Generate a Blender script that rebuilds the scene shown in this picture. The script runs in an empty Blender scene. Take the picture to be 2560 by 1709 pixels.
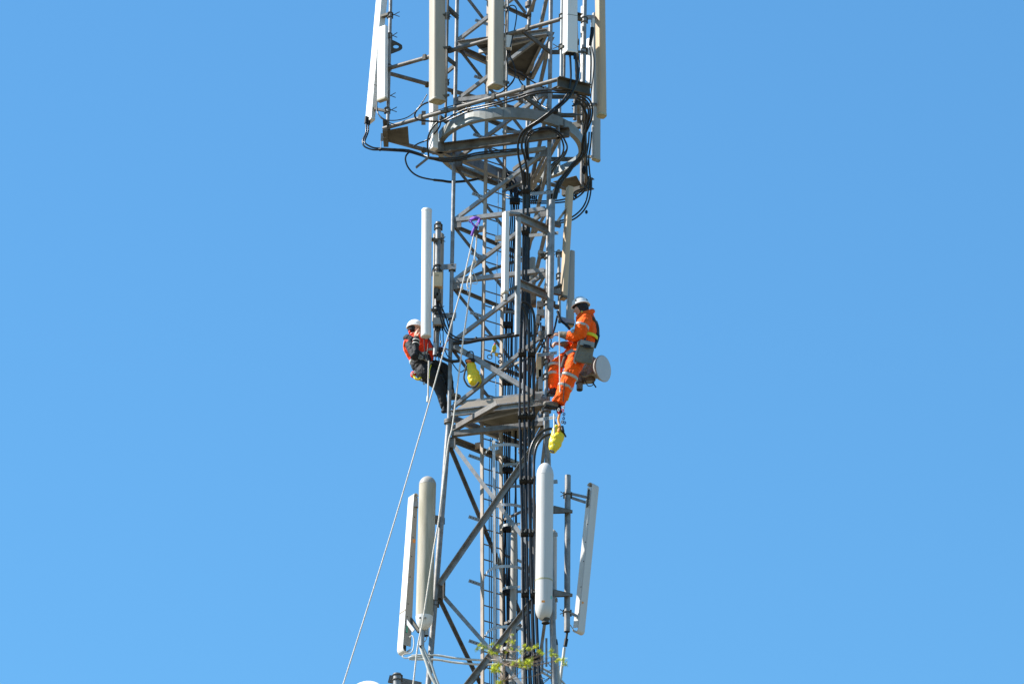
import bpy, math, random
from mathutils import Vector as V, Matrix, noise
random.seed(7)
R = math.radians
C = bpy.context.scene
# ------------------------------------------------------------------ camera
PITCH, ROLL, YAW, FPX = R(25.1263), R(0.8186), R(0.051), 14222.0
DIST = FPX/175.0
H0 = 1.6+DIST*math.sin(PITCH)                       # height of the tower point in the middle of the view
Fd = V((math.sin(YAW)*math.cos(PITCH), math.cos(YAW)*math.cos(PITCH), math.sin(PITCH)))
Rt = V((math.cos(YAW), -math.sin(YAW), 0)); Up = Rt.cross(Fd)
RX = Rt*math.cos(ROLL)+Up*math.sin(ROLL); UX = -Rt*math.sin(ROLL)+Up*math.cos(ROLL)
CAM = V((0, -math.cos(PITCH)*DIST, H0-math.sin(PITCH)*DIST))
cd = bpy.data.cameras.new('camera'); cam = bpy.data.objects.new('camera', cd); C.collection.objects.link(cam)
M = Matrix((RX, UX, -Fd)).transposed().to_4x4(); M.translation = CAM; cam.matrix_world = M
cd.sensor_width = 36; cd.lens = FPX*36/2560; cd.clip_start = 1; cd.clip_end = 6000
cd.dof.use_dof = True; cd.dof.focus_distance = DIST; cd.dof.aperture_fstop = 13
C.camera = cam
# ------------------------------------------------------------------ sky and sun
SUN = V((-0.99, -0.03, 0)).normalized()*math.cos(R(42))+V((0, 0, math.sin(R(42))))
w = bpy.data.worlds.new('World'); C.world = w; w.use_nodes = True; nt = w.node_tree; nt.nodes.clear()
sk = nt.nodes.new('ShaderNodeTexSky'); sk.sky_type = 'NISHITA'; sk.sun_disc = False
sk.sun_elevation = R(42); sk.sun_rotation = math.atan2(SUN.x, SUN.y)
sk.air_density = 1.5; sk.dust_density = 0.0; sk.ozone_density = 10.0; sk.altitude = 0
bg = nt.nodes.new('ShaderNodeBackground'); bg.inputs[1].default_value = 0.09
ow = nt.nodes.new('ShaderNodeOutputWorld'); tn = nt.nodes.new('ShaderNodeMixRGB'); tn.blend_type = 'MULTIPLY'; tn.inputs[0].default_value = 1; tn.inputs[2].default_value = (.72, 1.035, 1.035, 1)
nt.links.new(sk.outputs[0], tn.inputs[1]); nt.links.new(tn.outputs[0], bg.inputs[0]); nt.links.new(bg.outputs[0], ow.inputs[0])
sl = bpy.data.lights.new('sun', 'SUN'); sl.energy = 4.9; sl.angle = R(0.5); sl.color = (1, .955, .88)
so = bpy.data.objects.new('sun', sl); C.collection.objects.link(so); so.rotation_euler = (-SUN).to_track_quat('-Z', 'Y').to_euler()
C.view_settings.view_transform = 'Standard'; C.view_settings.look = 'None'; C.view_settings.gamma = 1
C.view_settings.use_curve_mapping = False; C.view_settings.exposure = 1.08
# ------------------------------------------------------------------ helpers
def P(x, y, Y=0.0):
    """world point that lies at depth Y (metres, + away) on the sight line of a point of the photograph"""
    d = Fd*FPX+RX*(x-1280)-UX*(y-854.5)
    return CAM+d*((Y-CAM.y)/d.y)
def PZ(x, y, z):
    """world point on the sight line of a point of the photograph at the height z"""
    d = Fd*FPX+RX*(x-1280)-UX*(y-854.5)
    return CAM+d*((z-CAM.z)/d.z)
def px(n): return n/175.0
def pix(p):
    d = p-CAM; k = d.dot(Fd); return 1280+FPX*d.dot(RX)/k, 854.5-FPX*d.dot(UX)/k
def solve_z(c, y, k=None):
    a, b = H0-8, H0+9
    for _ in range(40):
        m = (a+b)/2
        if pix(k(m) if k else V((c[0], c[1], m)))[1] > y: a = m
        else: b = m
    return m
class MB:
    def __init__(s): s.v = []; s.f = []; s.sm = []; s.mi = []; s.cur = 0
    def add(s, vs, fs, smooth=False):
        n = len(s.v); s.v += [V(q) for q in vs]
        for f in fs: s.f.append([i+n for i in f]); s.sm.append(smooth); s.mi.append(s.cur)
    def tube(s, pts, r, seg=10, caps=True, smooth=True, sq=(1, 1), up=None):
        pts = [V(p) for p in pts]; n = len(pts)
        rs = r if isinstance(r, (list, tuple)) else [r]*n
        t = (pts[1]-pts[0]).normalized()
        u = V(up) if up else (V((0, 0, 1)) if abs(t.z) < .9 else V((1, 0, 0)))
        u = (u-t*u.dot(t)).normalized(); rings = []; vs = []
        for i in range(n):
            a = pts[max(i-1, 0)]; b = pts[min(i+1, n-1)]
            if (b-a).length > 1e-7: t = (b-a).normalized()
            u = u-t*u.dot(t); u = u.normalized() if u.length > 1e-6 else t.orthogonal().normalized(); w_ = t.cross(u)
            for k in range(seg):
                an = 2*math.pi*(k+.5)/seg
                vs.append(pts[i]+u*(math.cos(an)*rs[i]*sq[0])+w_*(math.sin(an)*rs[i]*sq[1]))
        fs = [[i*seg+k, i*seg+(k+1) % seg, (i+1)*seg+(k+1) % seg, (i+1)*seg+k] for i in range(n-1) for k in range(seg)]
        s.add(vs, fs, smooth)
        if caps:
            s.add(vs[:seg], [list(range(seg))[::-1]]); s.add(vs[-seg:], [list(range(seg))])
        return s
    def box(s, c, x, y, z):
        c, x, y, z = V(c), V(x), V(y), V(z)
        vs = [c+x*i+y*j+z*k for i in (-1, 1) for j in (-1, 1) for k in (-1, 1)]
        s.add(vs, [[0, 1, 3, 2], [4, 6, 7, 5], [0, 4, 5, 1], [2, 3, 7, 6], [0, 2, 6, 4], [1, 5, 7, 3]]); return s
    def bar(s, a, b, w_, h, up=(0, 0, 1)):
        a, b = V(a), V(b); t = (b-a).normalized(); u = V(up); u = u-t*u.dot(t)
        u = u.normalized() if u.length > 1e-5 else t.orthogonal().normalized(); x = t.cross(u)
        return s.box((a+b)/2, (b-a)/2, x*(w_/2), u*(h/2))
    def extr(s, a, b, prof, up=(0, 0, 1), smooth=False):
        a, b = V(a), V(b); t = (b-a).normalized(); u = V(up); u = u-t*u.dot(t)
        u = u.normalized() if u.length > 1e-5 else t.orthogonal().normalized(); x = u.cross(t); n = len(prof)
        vs = [q+x*p[0]+u*p[1] for q in (a, b) for p in prof]
        s.add(vs, [[k, (k+1) % n, n+(k+1) % n, n+k] for k in range(n)], smooth)
        s.add(vs[:n], [list(range(n))[::-1]]); s.add(vs[n:], [list(range(n))]); return s
    def angle(s, a, b, w_=.06, t=.007, up=(0, 0, 1), flip=1):
        return s.extr(a, b, [(0, 0), (w_*flip, 0), (w_*flip, t), (t*flip, t), (t*flip, w_), (0, w_)], up)
    def channel(s, a, b, h=.14, w_=.05, t=.008, up=(0, 0, 1), flip=1):
        f = flip
        return s.extr(a, b, [(0, -h/2), (w_*f, -h/2), (w_*f, -h/2+t), (t*f, -h/2+t), (t*f, h/2-t), (w_*f, h/2-t), (w_*f, h/2), (0, h/2)], up)
    def poly(s, pts, th):
        pts = [V(p) for p in pts]; n = len(pts); th = V(th)
        vs = pts+[p+th for p in pts]
        s.add(vs, [list(range(n))[::-1], [n+k for k in range(n)]]+[[k, (k+1) % n, n+(k+1) % n, n+k] for k in range(n)]); return s
    def ell(s, c, r, axes=None, seg=16, rings=10, zmin=-1):
        c = V(c); ax = axes or (V((1, 0, 0)), V((0, 1, 0)), V((0, 0, 1))); vs = []; fs = []
        t0 = math.asin(max(-1, zmin))
        for i in range(rings+1):
            t = t0+(math.pi/2-t0)*i/rings
            for k in range(seg):
                a = 2*math.pi*k/seg
                vs.append(c+ax[0]*(r[0]*math.cos(t)*math.cos(a))+ax[1]*(r[1]*math.cos(t)*math.sin(a))+ax[2]*(r[2]*math.sin(t)))
        fs = [[i*seg+k, i*seg+(k+1) % seg, (i+1)*seg+(k+1) % seg, (i+1)*seg+k] for i in range(rings) for k in range(seg)]
        s.add(vs, fs, True)
        if zmin > -1: s.add(vs[:seg], [list(range(seg))[::-1]])
        return s
    def ring(s, c, r, rr, axis, seg=20, ms=6, sq=(1, 1)):
        c, axis = V(c), V(axis).normalized(); u = axis.orthogonal().normalized(); x = axis.cross(u)
        vs = []
        for i in range(seg):
            a = 2*math.pi*i/seg; d = u*math.cos(a)+x*math.sin(a)
            for k in range(ms):
                b = 2*math.pi*(k+.5)/ms; vs.append(c+d*(r+rr*sq[0]*math.cos(b))+axis*(rr*sq[1]*math.sin(b)))
        s.add(vs, [[i*ms+k, ((i+1) % seg)*ms+k, ((i+1) % seg)*ms+(k+1) % ms, i*ms+(k+1) % ms] for i in range(seg) for k in range(ms)], True); return s
    def build(s, name, mats, parent=None):
        org = parent_loc(parent) if parent else (sum(s.v, V())/len(s.v))
        if not parent: org = V((org.x, org.y, min(q.z for q in s.v)))
        me = bpy.data.meshes.new(name); me.from_pydata([q-org for q in s.v], [], s.f)
        me.polygons.foreach_set('use_smooth', s.sm)
        for m in (mats if isinstance(mats, (list, tuple)) else [mats]): me.materials.append(m)
        me.polygons.foreach_set('material_index', s.mi); me.update()
        o = bpy.data.objects.new(name, me); C.collection.objects.link(o)
        if parent: o.parent = parent
        else: o.location = org
        return o
def parent_loc(o):
    l = V()
    while o: l = l+o.location; o = o.parent
    return l
def tag(o, label, cat, group=None):
    o['label'] = label; o['category'] = cat
    if group: o['group'] = group
    return o
def thing(name, loc, label, cat, group=None):
    o = bpy.data.objects.new(name, None); C.collection.objects.link(o); o.location = V(loc); o.empty_display_size = .2
    return tag(o, label, cat, group)
def struct(o): o['kind'] = 'structure'; return o
def cr(pts, n=6):
    """Catmull-Rom through the points"""
    p = [V(q) for q in pts]; p = [p[0]*2-p[1]]+p+[p[-1]*2-p[-2]]; out = []
    for i in range(1, len(p)-2):
        for k in range(n):
            t = k/n; a, b, c, d = p[i-1:i+3]
            out.append(.5*((2*b)+(c-a)*t+(2*a-5*b+4*c-d)*t*t+(3*b-a-3*c+d)*t**3))
    return out+[p[-2]]
def pts3(l, Y=0.0):
    """photo points (x, y) or (x, y, Y); the depth given runs on linearly between the points that carry one"""
    idx = [i for i, q in enumerate(l) if len(q) == 3]
    def yy(i):
        if len(l[i]) == 3: return l[i][2]
        if not idx: return Y
        lo = [j for j in idx if j < i]; hi = [j for j in idx if j > i]
        if not lo: return l[hi[0]][2]
        if not hi: return l[lo[-1]][2]
        a, b = lo[-1], hi[0]; return l[a][2]+(l[b][2]-l[a][2])*(i-a)/(b-a)
    return [P(q[0], q[1], yy(i)) for i, q in enumerate(l)]
# ------------------------------------------------------------------ materials
def mat(name, col, rough=.6, metal=0, var=.0, scale=8, col2=None, bump=0, bscale=60, streak=False, spec=.5, thr=(.4, .65), bdist=.01):
    m = bpy.data.materials.new(name); m.use_nodes = True; t = m.node_tree; b = t.nodes['Principled BSDF']
    b.inputs['Roughness'].default_value = rough; b.inputs['Metallic'].default_value = metal
    b.inputs['Specular IOR Level'].default_value = spec; b.inputs['Base Color'].default_value = (*col, 1)
    tc = t.nodes.new('ShaderNodeTexCoord')
    if var or col2:
        mp = t.nodes.new('ShaderNodeMapping'); mp.inputs['Scale'].default_value = (1, 1, .12) if streak else (1, 1, 1)
        t.links.new(tc.outputs['Object'], mp.inputs[0])
        n = t.nodes.new('ShaderNodeTexNoise'); n.inputs['Scale'].default_value = scale; n.inputs['Detail'].default_value = 6; n.inputs['Roughness'].default_value = .65
        t.links.new(mp.outputs[0], n.inputs['Vector'])
        r = t.nodes.new('ShaderNodeValToRGB'); r.color_ramp.elements[0].position = thr[0]; r.color_ramp.elements[1].position = thr[1]
        c2 = col2 or tuple(c*(1-var) for c in col)
        r.color_ramp.elements[0].color = (*col, 1); r.color_ramp.elements[1].color = (*c2, 1)
        t.links.new(n.outputs[0], r.inputs[0]); t.links.new(r.outputs[0], b.inputs['Base Color'])
    if bump:
        n = t.nodes.new('ShaderNodeTexNoise'); n.inputs['Scale'].default_value = bscale; n.inputs['Detail'].default_value = 4
        t.links.new(tc.outputs['Object'], n.inputs['Vector'])
        bp = t.nodes.new('ShaderNodeBump'); bp.inputs['Strength'].default_value = bump; bp.inputs['Distance'].default_value = bdist
        t.links.new(n.outputs[0], bp.inputs['Height']); t.links.new(bp.outputs[0], b.inputs['Normal'])
    return m
STEEL = mat('galvanised_steel', (.25, .25, .25), .48, .3, scale=9, col2=(.13, .122, .115), bump=.15, bscale=90, thr=(.42, .72))
STEELB = mat('weathered_steel', (.165, .155, .145), .6, .2, scale=6, col2=(.085, .070, .058), bump=.2)
STEELD = mat('dark_plate', (.10, .095, .08), .8, .05, scale=4, col2=(.045, .04, .033), bump=.2)
STEELG = mat('pale_zinc', (.31, .32, .325), .5, .2, scale=10, col2=(.24, .245, .24), thr=(.45, .7))
TIMB = mat('beige_steel', (.36, .30, .245), .75, 0, scale=5, col2=(.22, .18, .145), thr=(.4, .75))
WHITE = mat('white_radome', (.70, .685, .66), .45, 0, scale=9, col2=(.50, .48, .44), streak=True, thr=(.5, .85), spec=.35)
CREAM = mat('cream_radome', (.37, .325, .265), .5, 0, scale=9, col2=(.27, .235, .18), streak=True, thr=(.45, .8), spec=.3)
GREYR = mat('grey_radome', (.34, .325, .30), .55, 0, scale=8, col2=(.26, .245, .22), streak=True, thr=(.45, .8), spec=.3)
MOSS = mat('mossy_radome', (.43, .385, .31), .65, 0, scale=9, col2=(.24, .215, .14), streak=True, thr=(.40, .74), spec=.25, bump=.1)
OFFW = mat('offwhite_radome', (.53, .52, .51), .45, 0, scale=9, col2=(.42, .41, .385), streak=True, thr=(.5, .85), spec=.35)
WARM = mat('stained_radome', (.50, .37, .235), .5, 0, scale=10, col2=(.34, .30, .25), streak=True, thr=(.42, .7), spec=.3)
RINGS = mat('ring_zinc', (.23, .245, .24), .5, .2, scale=10, col2=(.17, .18, .175), thr=(.4, .7))
DECK = mat('deck_underside', (.21, .20, .16), .8, .05, scale=4, col2=(.13, .12, .095), bump=.2)
PALEZ = mat('bright_zinc', (.50, .505, .51), .45, .15, scale=12, col2=(.38, .385, .39))
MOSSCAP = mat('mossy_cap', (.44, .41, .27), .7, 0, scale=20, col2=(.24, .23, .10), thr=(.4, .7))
BLACK = mat('black_cable', (.009, .009, .010), .3, 0, scale=10, col2=(.016, .016, .018), spec=.35)
RUB = mat('black_rubber', (.008, .008, .009), .5, 0, spec=.3)
GREYC = mat('grey_cable', (.55, .54, .50), .5, 0, scale=12, col2=(.42, .42, .39))
ROPE = mat('rope', (.72, .65, .56), .9, 0, scale=60, col2=(.45, .42, .38), bump=.6, bscale=120)
BEIGE = mat('beige_box', (.60, .45, .27), .6, 0, var=.1)
DARK = mat('dark_opening', (.012, .012, .012), .9)
DISH = mat('dish_face', (.44, .455, .49), .5, 0, var=.06, scale=5)
DUST = mat('dusty_metal', (.22, .20, .17), .8, .1, scale=18, col2=(.12, .10, .08), bump=.4)
RUST = mat('rusty_box', (.34, .23, .16), .8, 0, scale=8, col2=(.12, .07, .045), bump=.3, thr=(.45, .6))
YEL = mat('yellow_pvc', (.80, .60, .012), .38, 0, scale=6, col2=(.66, .50, .01), bump=.7, bscale=14, bdist=.03)
PURP = mat('purple_webbing', (.16, .05, .42), .8, 0, var=.4, scale=30)
ORNG = mat('orange_cloth', (.95, .115, .004), .75, 0, scale=9, col2=(.70, .065, .004), bump=1, bscale=16, bdist=.04, thr=(.45, .75), spec=.2)
ORNGD = mat('faded_orange_cloth', (.75, .24, .09), .8, 0, scale=12, col2=(.55, .16, .05), bump=.8, bscale=20, bdist=.03)
REFL = mat('reflective_tape', (.45, .45, .42), .45, .2, scale=30, col2=(.32, .32, .30))
LIME = mat('lime_tape', (.72, .70, .02), .6, 0, var=.15)
REDV = mat('red_vest', (.90, .05, .012), .7, 0, scale=10, col2=(.72, .03, .01), bump=.9, bscale=18, bdist=.03, spec=.2)
BLKC = mat('black_cloth', (.014, .015, .018), .75, 0, scale=10, col2=(.035, .037, .042), bump=1, bscale=14, bdist=.05, spec=.35, thr=(.5, .8))
STRAP = mat('harness_webbing', (.05, .05, .05), .8, 0, var=.3, scale=30)
STRAPG = mat('grey_webbing', (.50, .49, .45), .8, 0, scale=30, col2=(.2, .2, .2))
SKIN = mat('skin', (.58, .30, .20), .5, 0, var=.2, scale=14, spec=.35)
HELM = mat('white_helmet', (.82, .82, .81), .28, 0)
BAGG = mat('grey_canvas', (.17, .15, .115), .85, 0, scale=8, col2=(.11, .10, .075), bump=.7, bscale=22, bdist=.02)
BAGL = mat('light_canvas', (.29, .265, .23), .8, 0, var=.2)
BOOT = mat('worn_leather', (.20, .15, .11), .7, 0, scale=20, col2=(.32, .25, .18), bump=.4)
REDP = mat('red_webbing', (.6, .02, .02), .7); GOLD = mat('gold_alloy', (.75, .52, .08), .35, .6); BLUE = mat('blue_alloy', (.03, .07, .2), .4, .4)
STICK = mat('orange_sticker', (.80, .30, .06), .6); GREENS = mat('green_paint', (.10, .45, .32), .6)
LEAF = mat('young_leaf', (.62, .62, .03), .6, 0, scale=9, col2=(.38, .46, .02), spec=.3)
BARK = mat('bark', (.22, .16, .11), .9, 0, scale=12, col2=(.12, .085, .06), bump=.6)
# ------------------------------------------------------------------ ground
def grass_mat():
    m = mat('meadow_grass', (.15, .115, .06), .95, 0, scale=.05, col2=(.22, .17, .10), bump=.8, bscale=3, bdist=.2); return m
g = MB(); n = 24; S = 3000
for i in range(n+1):
    for j in range(n+1):
        x = -S+2*S*i/n; y = -S+2*S*j/n; g.v.append(V((x, y, 0)))
for i in range(n):
    for j in range(n): g.f.append([i*(n+1)+j, (i+1)*(n+1)+j, (i+1)*(n+1)+j+1, i*(n+1)+j+1]); g.sm.append(True); g.mi.append(0)
struct(g.build('ground', grass_mat()))
# ================================================================== LATTICE TOWER
PL = {'L': V((-.8109, -.1788, 0)), 'R': V((.5603, -.6129, 0)), 'B': V((.2506, .7917, 0))}
ZF = H0-1.3459; KT = .066
def node(k, z):
    s = 1+KT*max(0, ZF-z); return V((PL[k].x*s, PL[k].y*s, z))
def zl(y): return solve_z(None, y, lambda z: node('L', z))      # level of a point on the left leg at image height y
def zr(y): return solve_z(None, y, lambda z: node('R', z))
tower = thing('lattice_tower', (0, 0, 0), 'tall grey triangular steel lattice tower carrying all the antennas', 'tower')
ZT = H0+7.2
for k in 'LRB':
    r1, r2 = (.029, .042) if k == 'L' else (.031, .044)
    MB().tube([node(k, ZF+.02), node(k, ZT)], r1, 16).build('leg', STEEL, tower)
    MB().tube([node(k, 0), node(k, ZF-.02)], r2, 16).build('leg', STEEL, tower)
    f = MB()
    q = node(k, ZF); f.tube([q+V((0, 0, h)) for h in (-.028, -.004, -.003, .003, .004, .028)], [.072, .072, .066, .066, .072, .072], 20, smooth=False)
    f.build('leg_flange', STEELB, tower)
    f = MB(); z = solve_z(None, 13, lambda z: node('B', z)); f.tube([node(k, z-.035), node(k, z+.035)], .064, 18); f.build('leg_flange', STEELB, tower)
LV = [zl(y) for y in (-194, -44, 106, 256, 405, 555, 708, 860, 1027)]
def toward(a, b, d): return a+(b-a).normalized()*d
CEN = V((0, 0, 0))
def outn(a, b):
    m = (a+b)/2; n = (b-a).cross(V((0, 0, 1))).normalized(); return n if n.dot(V((m.x, m.y, 0))) > 0 else -n
def brace(a, b, w_=.055, off=0.0, name='brace', m=STEEL, fl=1, trim=.05, t=.007):
    n = outn(a, b); a2 = toward(a, b, trim)+n*off; b2 = toward(b, a, trim)+n*off
    MB().angle(a2, b2, w_, t, up=n.cross((b-a).normalized())*1.0, flip=fl).build(name, m, tower)
def gusset(k, z, o1, w_=.11, h=.14):
    a = node(k, z); b = node(o1, z); n = outn(a, b); d = (b-a).normalized()
    MB().box(a+d*(w_*.5+.02)+n*.002, d*(w_/2), n*.005, V((0, 0, h/2))).build('gusset_plate', STEELB, tower)
for i, z in enumerate(LV[:-1]):
    zn = LV[i+1]
    up = zn; lo = z
    brace(node('L', zn), node('R', z), .05, 0.0, m=STEEL)                 # front face: rising to the right
    brace(node('L', z), node('B', zn), .055, 0.004, m=STEELB, fl=-1)       # left rear face
    brace(node('R', z), node('B', zn), .05, 0.006, m=STEEL, fl=-1)         # right rear face
    for a, b in (('L', 'B'), ('R', 'B')): brace(node(a, z-.06), node(b, z-.06), .045, -.02, 'horizontal', STEELB if a == 'L' else STEEL)
    for k, o in (('L', 'R'), ('L', 'B'), ('R', 'L'), ('R', 'B'), ('B', 'R')): gusset(k, z-.03, o)
for y in (256, 405, 555, 708): brace(node('L', zl(y)), node('R', zl(y)), .062, .012, 'horizontal', STEEL)
brace(node('L', zl(1010)), node('R', zl(1010)+.0), .05, -.03, 'horizontal', STEEL)
brace(node('L', zl(866)), node('R', zl(1036)), .07, .02, m=STEEL)          # the pale diagonal above the platform
brace(node('L', zl(704)), node('B', solve_z(None, 641, lambda z: node('B', z))), .045, -.03, m=STEELB)
# below the platform
Z1 = zl(1100); zA = zl(1475); zB = zl(1850)
low = [Z1, zA, zB]
while low[-1] > 3: low.append(max(0.4, low[-1]-(2.4+.25*(len(low)-2))))
for i in range(len(low)-1):
    a, b = low[i], low[i+1]
    for n_, (k, o) in enumerate((('L', 'R'), ('L', 'B'), ('R', 'B'))):
        brace(node(k, a), node(o, b), .045 if k+o != 'LR' else .056, .0+.008*n_, m=STEEL if n_ != 1 else STEELB, trim=.09)
        brace(node(o, a), node(k, b), .068 if k+o == 'LR' else .055, -.03 if k+o != 'LR' else .055, m=STEEL if k+o == 'LR' else STEELB, trim=.09, fl=-1)
    for k, o in (('L', 'R'), ('R', 'L'), ('L', 'B'), ('B', 'R')): gusset(k, b, o, .12, .24)
    if i:
        for k, o in (('L', 'R'), ('L', 'B'), ('R', 'B')): brace(node(k, b+.1), node(o, b+.1), .06, -.06, 'horizontal', STEEL)
z = zl(1090)
for k, o in (('L', 'R'), ('L', 'B'), ('R', 'B')):
    brace(node(k, z), node(o, z), .075, .01, 'horizontal', STEELB); gusset(k, zl(1108), o, .1, .13)
brace(node('L', zl(1082)), P(1247, 1009, -.62), .075, .0, m=STEELB, trim=.03)
# light ties between the ladder side and the right legs, one or two in every bay
for i, y in enumerate((232, 330, 480, 632, 780, 925, 1140, 1215, 1300, 1385, 1478, 1560, 1650)):
    a, b_ = P(1256, y, .22), P(1318+4*(i % 3), y+(14, 4, -6)[i % 3], (.55, .2, -.25)[i % 3]); b_.z = a.z
    MB().bar(a, b_, .02, .035).build('tie_bar', (STEELG, STEEL, STEELB)[i % 3], tower)
# platforms
def platform(z, kick, pw=0.16):
    l, r, b = node('L', z), node('R', z), node('B', z)
    fr = l+(r-l)*.17; lb = l+(b-l)*.42
    d = MB().poly([fr, r+(l-r)*.02, b, lb], (0, 0, .008)); deck = d.build('platform_deck', DECK if kick else STEELD, tower)
    for a, c in ((l, r), (l, b), (r, b)):
        n = outn(a, c); e = MB()
        e.channel(toward(a, c, .04)+n*.02-V((0, 0, .045)), toward(c, a, .04)+n*.02-V((0, 0, .045)), .09, .05, .007, flip=1 if n.cross(c-a).z < 0 else -1)
        e.build('platform_beam', STEEL, tower)
    e = MB(); e.bar((fr+lb)/2-V((0, 0, .05)), r-V((0, 0, .05)), .05, .06); e.build('platform_beam', STEELG, tower)
    if kick:
        e = MB(); n = outn(l, r); a = l+(r-l)*.09; a2 = l+(r-l)*.2; c = r-(r-l)*.04
        off = n*.05+V((0, 0, .012))
        e.poly([a+off, c+off, c+off+V((0, 0, .09)), a2+off+V((0, 0, .09))], n*.008)
        e.build('kick_plate', TIMB, tower)
        n = outn(r, b); e = MB(); e.bar(r+n*.05+V((0, 0, .07)), b+n*.05+V((0, 0, .07)), .008, .11); e.build('kick_plate', STEELB, tower)
platform(zl(108), False); platform(zl(1030), True)
bx = MB(); bx.box(P(1352, 1012, -.55), V((.13, -.03, 0)), V((.03, .09, 0)), V((0, 0, .05))); bx.build('platform_foot', DUST, tower)
# ================================================================== HEADFRAME
ring = thing('antenna_headframe', V((0, 0, ZT-6)), 'round ring with triangular tube frame bolted round the upper tower', 'antenna frame')
zc = solve_z((0, 0), 366); RR = 1.065
b = MB(); ns = 72
prof = [(0, -.075), (0, .085), (-.012, .085), (-.012, -.067), (-.075, -.067), (-.075, -.075)]
vs = []
for i in range(ns):
    a = 2*math.pi*i/ns
    for q in prof: vs.append(V(((RR+q[0])*math.cos(a), (RR+q[0])*math.sin(a), zc+q[1])))
m_ = len(prof)
b.add(vs, [[i*m_+k, ((i+1) % ns)*m_+k, ((i+1) % ns)*m_+(k+1) % m_, i*m_+(k+1) % m_] for i in range(ns) for k in range(m_)][::1])
rb = b.build('ring_beam', RINGS, ring)
for a in (-100, 20, 140, -40, 80, 200):
    pl = MB(); d = V((math.cos(R(a)), math.sin(R(a)), 0)); tt = V((-d.y, d.x, 0))
    pl.box(d*(RR+.006)+V((0, 0, zc+.0)), tt*.075, d*.005, V((0, 0, .07)))
    pl.build('splice_plate', RINGS, rb)
hole = MB()
for i in range(4, 26):
    a = 2*math.pi*i/60; d = V((math.cos(a), math.sin(a), 0)); hole.tube([d*(RR-.045)+V((0, 0, zc-.0765)), d*(RR-.045)+V((0, 0, zc-.0742))], .009, 8)
hole.build('bolt_hole', DARK, rb)
c0, c1 = P(1082, 372, -.16), P(1424, 337, -.77)
c0.z = c1.z = (c0.z+c1.z)/2
for a in (0, 120, 240):
    rt = Matrix.Rotation(R(a), 3, 'Z'); q0 = rt @ c0; q1 = rt @ c1; q0.z = q1.z = c0.z
    cb = MB().channel(q0, q1, .145, .065, .009, flip=-1); cb.cur = 1
    nn = outn(q0, q1)
    for t in (.08, .15, .2, .72, .8):
        cc = q0+(q1-q0)*t+nn*.004; cb.tube([cc+V((0, 0, -.02)), cc+nn*.003+V((0, 0, -.02))], .009, 6)
    cb.build('chord_beam', [STEELB if a == 0 else STEEL, DARK], ring)
c2 = {}
def hf(dy):
    return {'L': P(970, 338+dy, .04), 'F': P(1428, 212+dy, -1.65), 'B': P(1437, 452+dy, 1.60)}
for dy in (0, -157):
    h = hf(dy); z = (h['L'].z+h['F'].z+h['B'].z)/3
    for k in h: h[k].z = z
    c2[dy] = h
    for a, b_ in (('L', 'F'), ('L', 'B'), ('F', 'B')):
        n = outn(h[a], h[b_]); o_ = .17 if dy == 0 else .06; A, Bq = h[a]+n*o_, h[b_]+n*o_
        MB().tube([toward(A, Bq, .03), toward(Bq, A, .03)], .031, 14).build('frame_tube', STEELB, ring)
        for t in (.22, .36, .62, .78):
            cl = MB(); q = A+(Bq-A)*t; d = (Bq-A).normalized()
            cl.tube([q-d*.035, q+d*.035], .037, 12); cl.box(q+n*.03, d*.025, n*.012, V((0, 0, .04)))
            cl.build('tube_clamp', STEELD, ring)
    for k in h:
        rd = V((h[k].x, h[k].y, 0)).normalized(); tg = V((-rd.y, rd.x, 0)); hh = .085 if dy == 0 else .05; ww = .26 if dy == 0 else .12
        dn = V((0, 0, -.11 if (dy == 0 and k == 'F') else 0))+rd*(-.06 if k == 'L' else 0)
        e = MB(); e.channel(h[k]+dn+rd*.06-tg*ww, h[k]+dn+rd*.06+tg*ww, hh*2, .07, .008, flip=-1 if rd.cross(tg).z > 0 else 1)
        e.cur = 1
        for s_ in (-.6, .6): e.tube([h[k]+dn+rd*.058+tg*ww*s_, h[k]+dn+rd*.064+tg*ww*s_], .025, 12)
        e.build('corner_channel', [STEELD, DARK], ring)
        if dy == 0:
            i1, i2 = h[k]-rd*.30, h[k]
            wv = tg*(.24 if k == 'L' else .16)
            e = MB().poly([i1-wv*1.25-V((0, 0, .035)), i1+wv*1.25-V((0, 0, .035)), i2+wv*.7-V((0, 0, .035)), i2-wv*.7-V((0, 0, .035))], (0, 0, .006))
            e.build('corner_plate', STEELD, ring)
# struts carrying the tube frame on the tower legs
for dy in (0, -157):
    for k, a, bb in (('L', 'L', 'F'), ('L', 'L', 'B'), ('R', 'F', 'L'), ('R', 'F', 'B'), ('B', 'B', 'L'), ('B', 'B', 'F')):
        h = c2[dy]; q = node(k, h['L'].z); A, Bq = h[a], h[bb]; n = outn(A, Bq); t = (q-A).dot(Bq-A)/(Bq-A).length_squared
        e = MB().bar(q, A+(Bq-A)*t+n*.05, .03, .06); e.build('stand_off', STEELD, ring)
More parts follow.
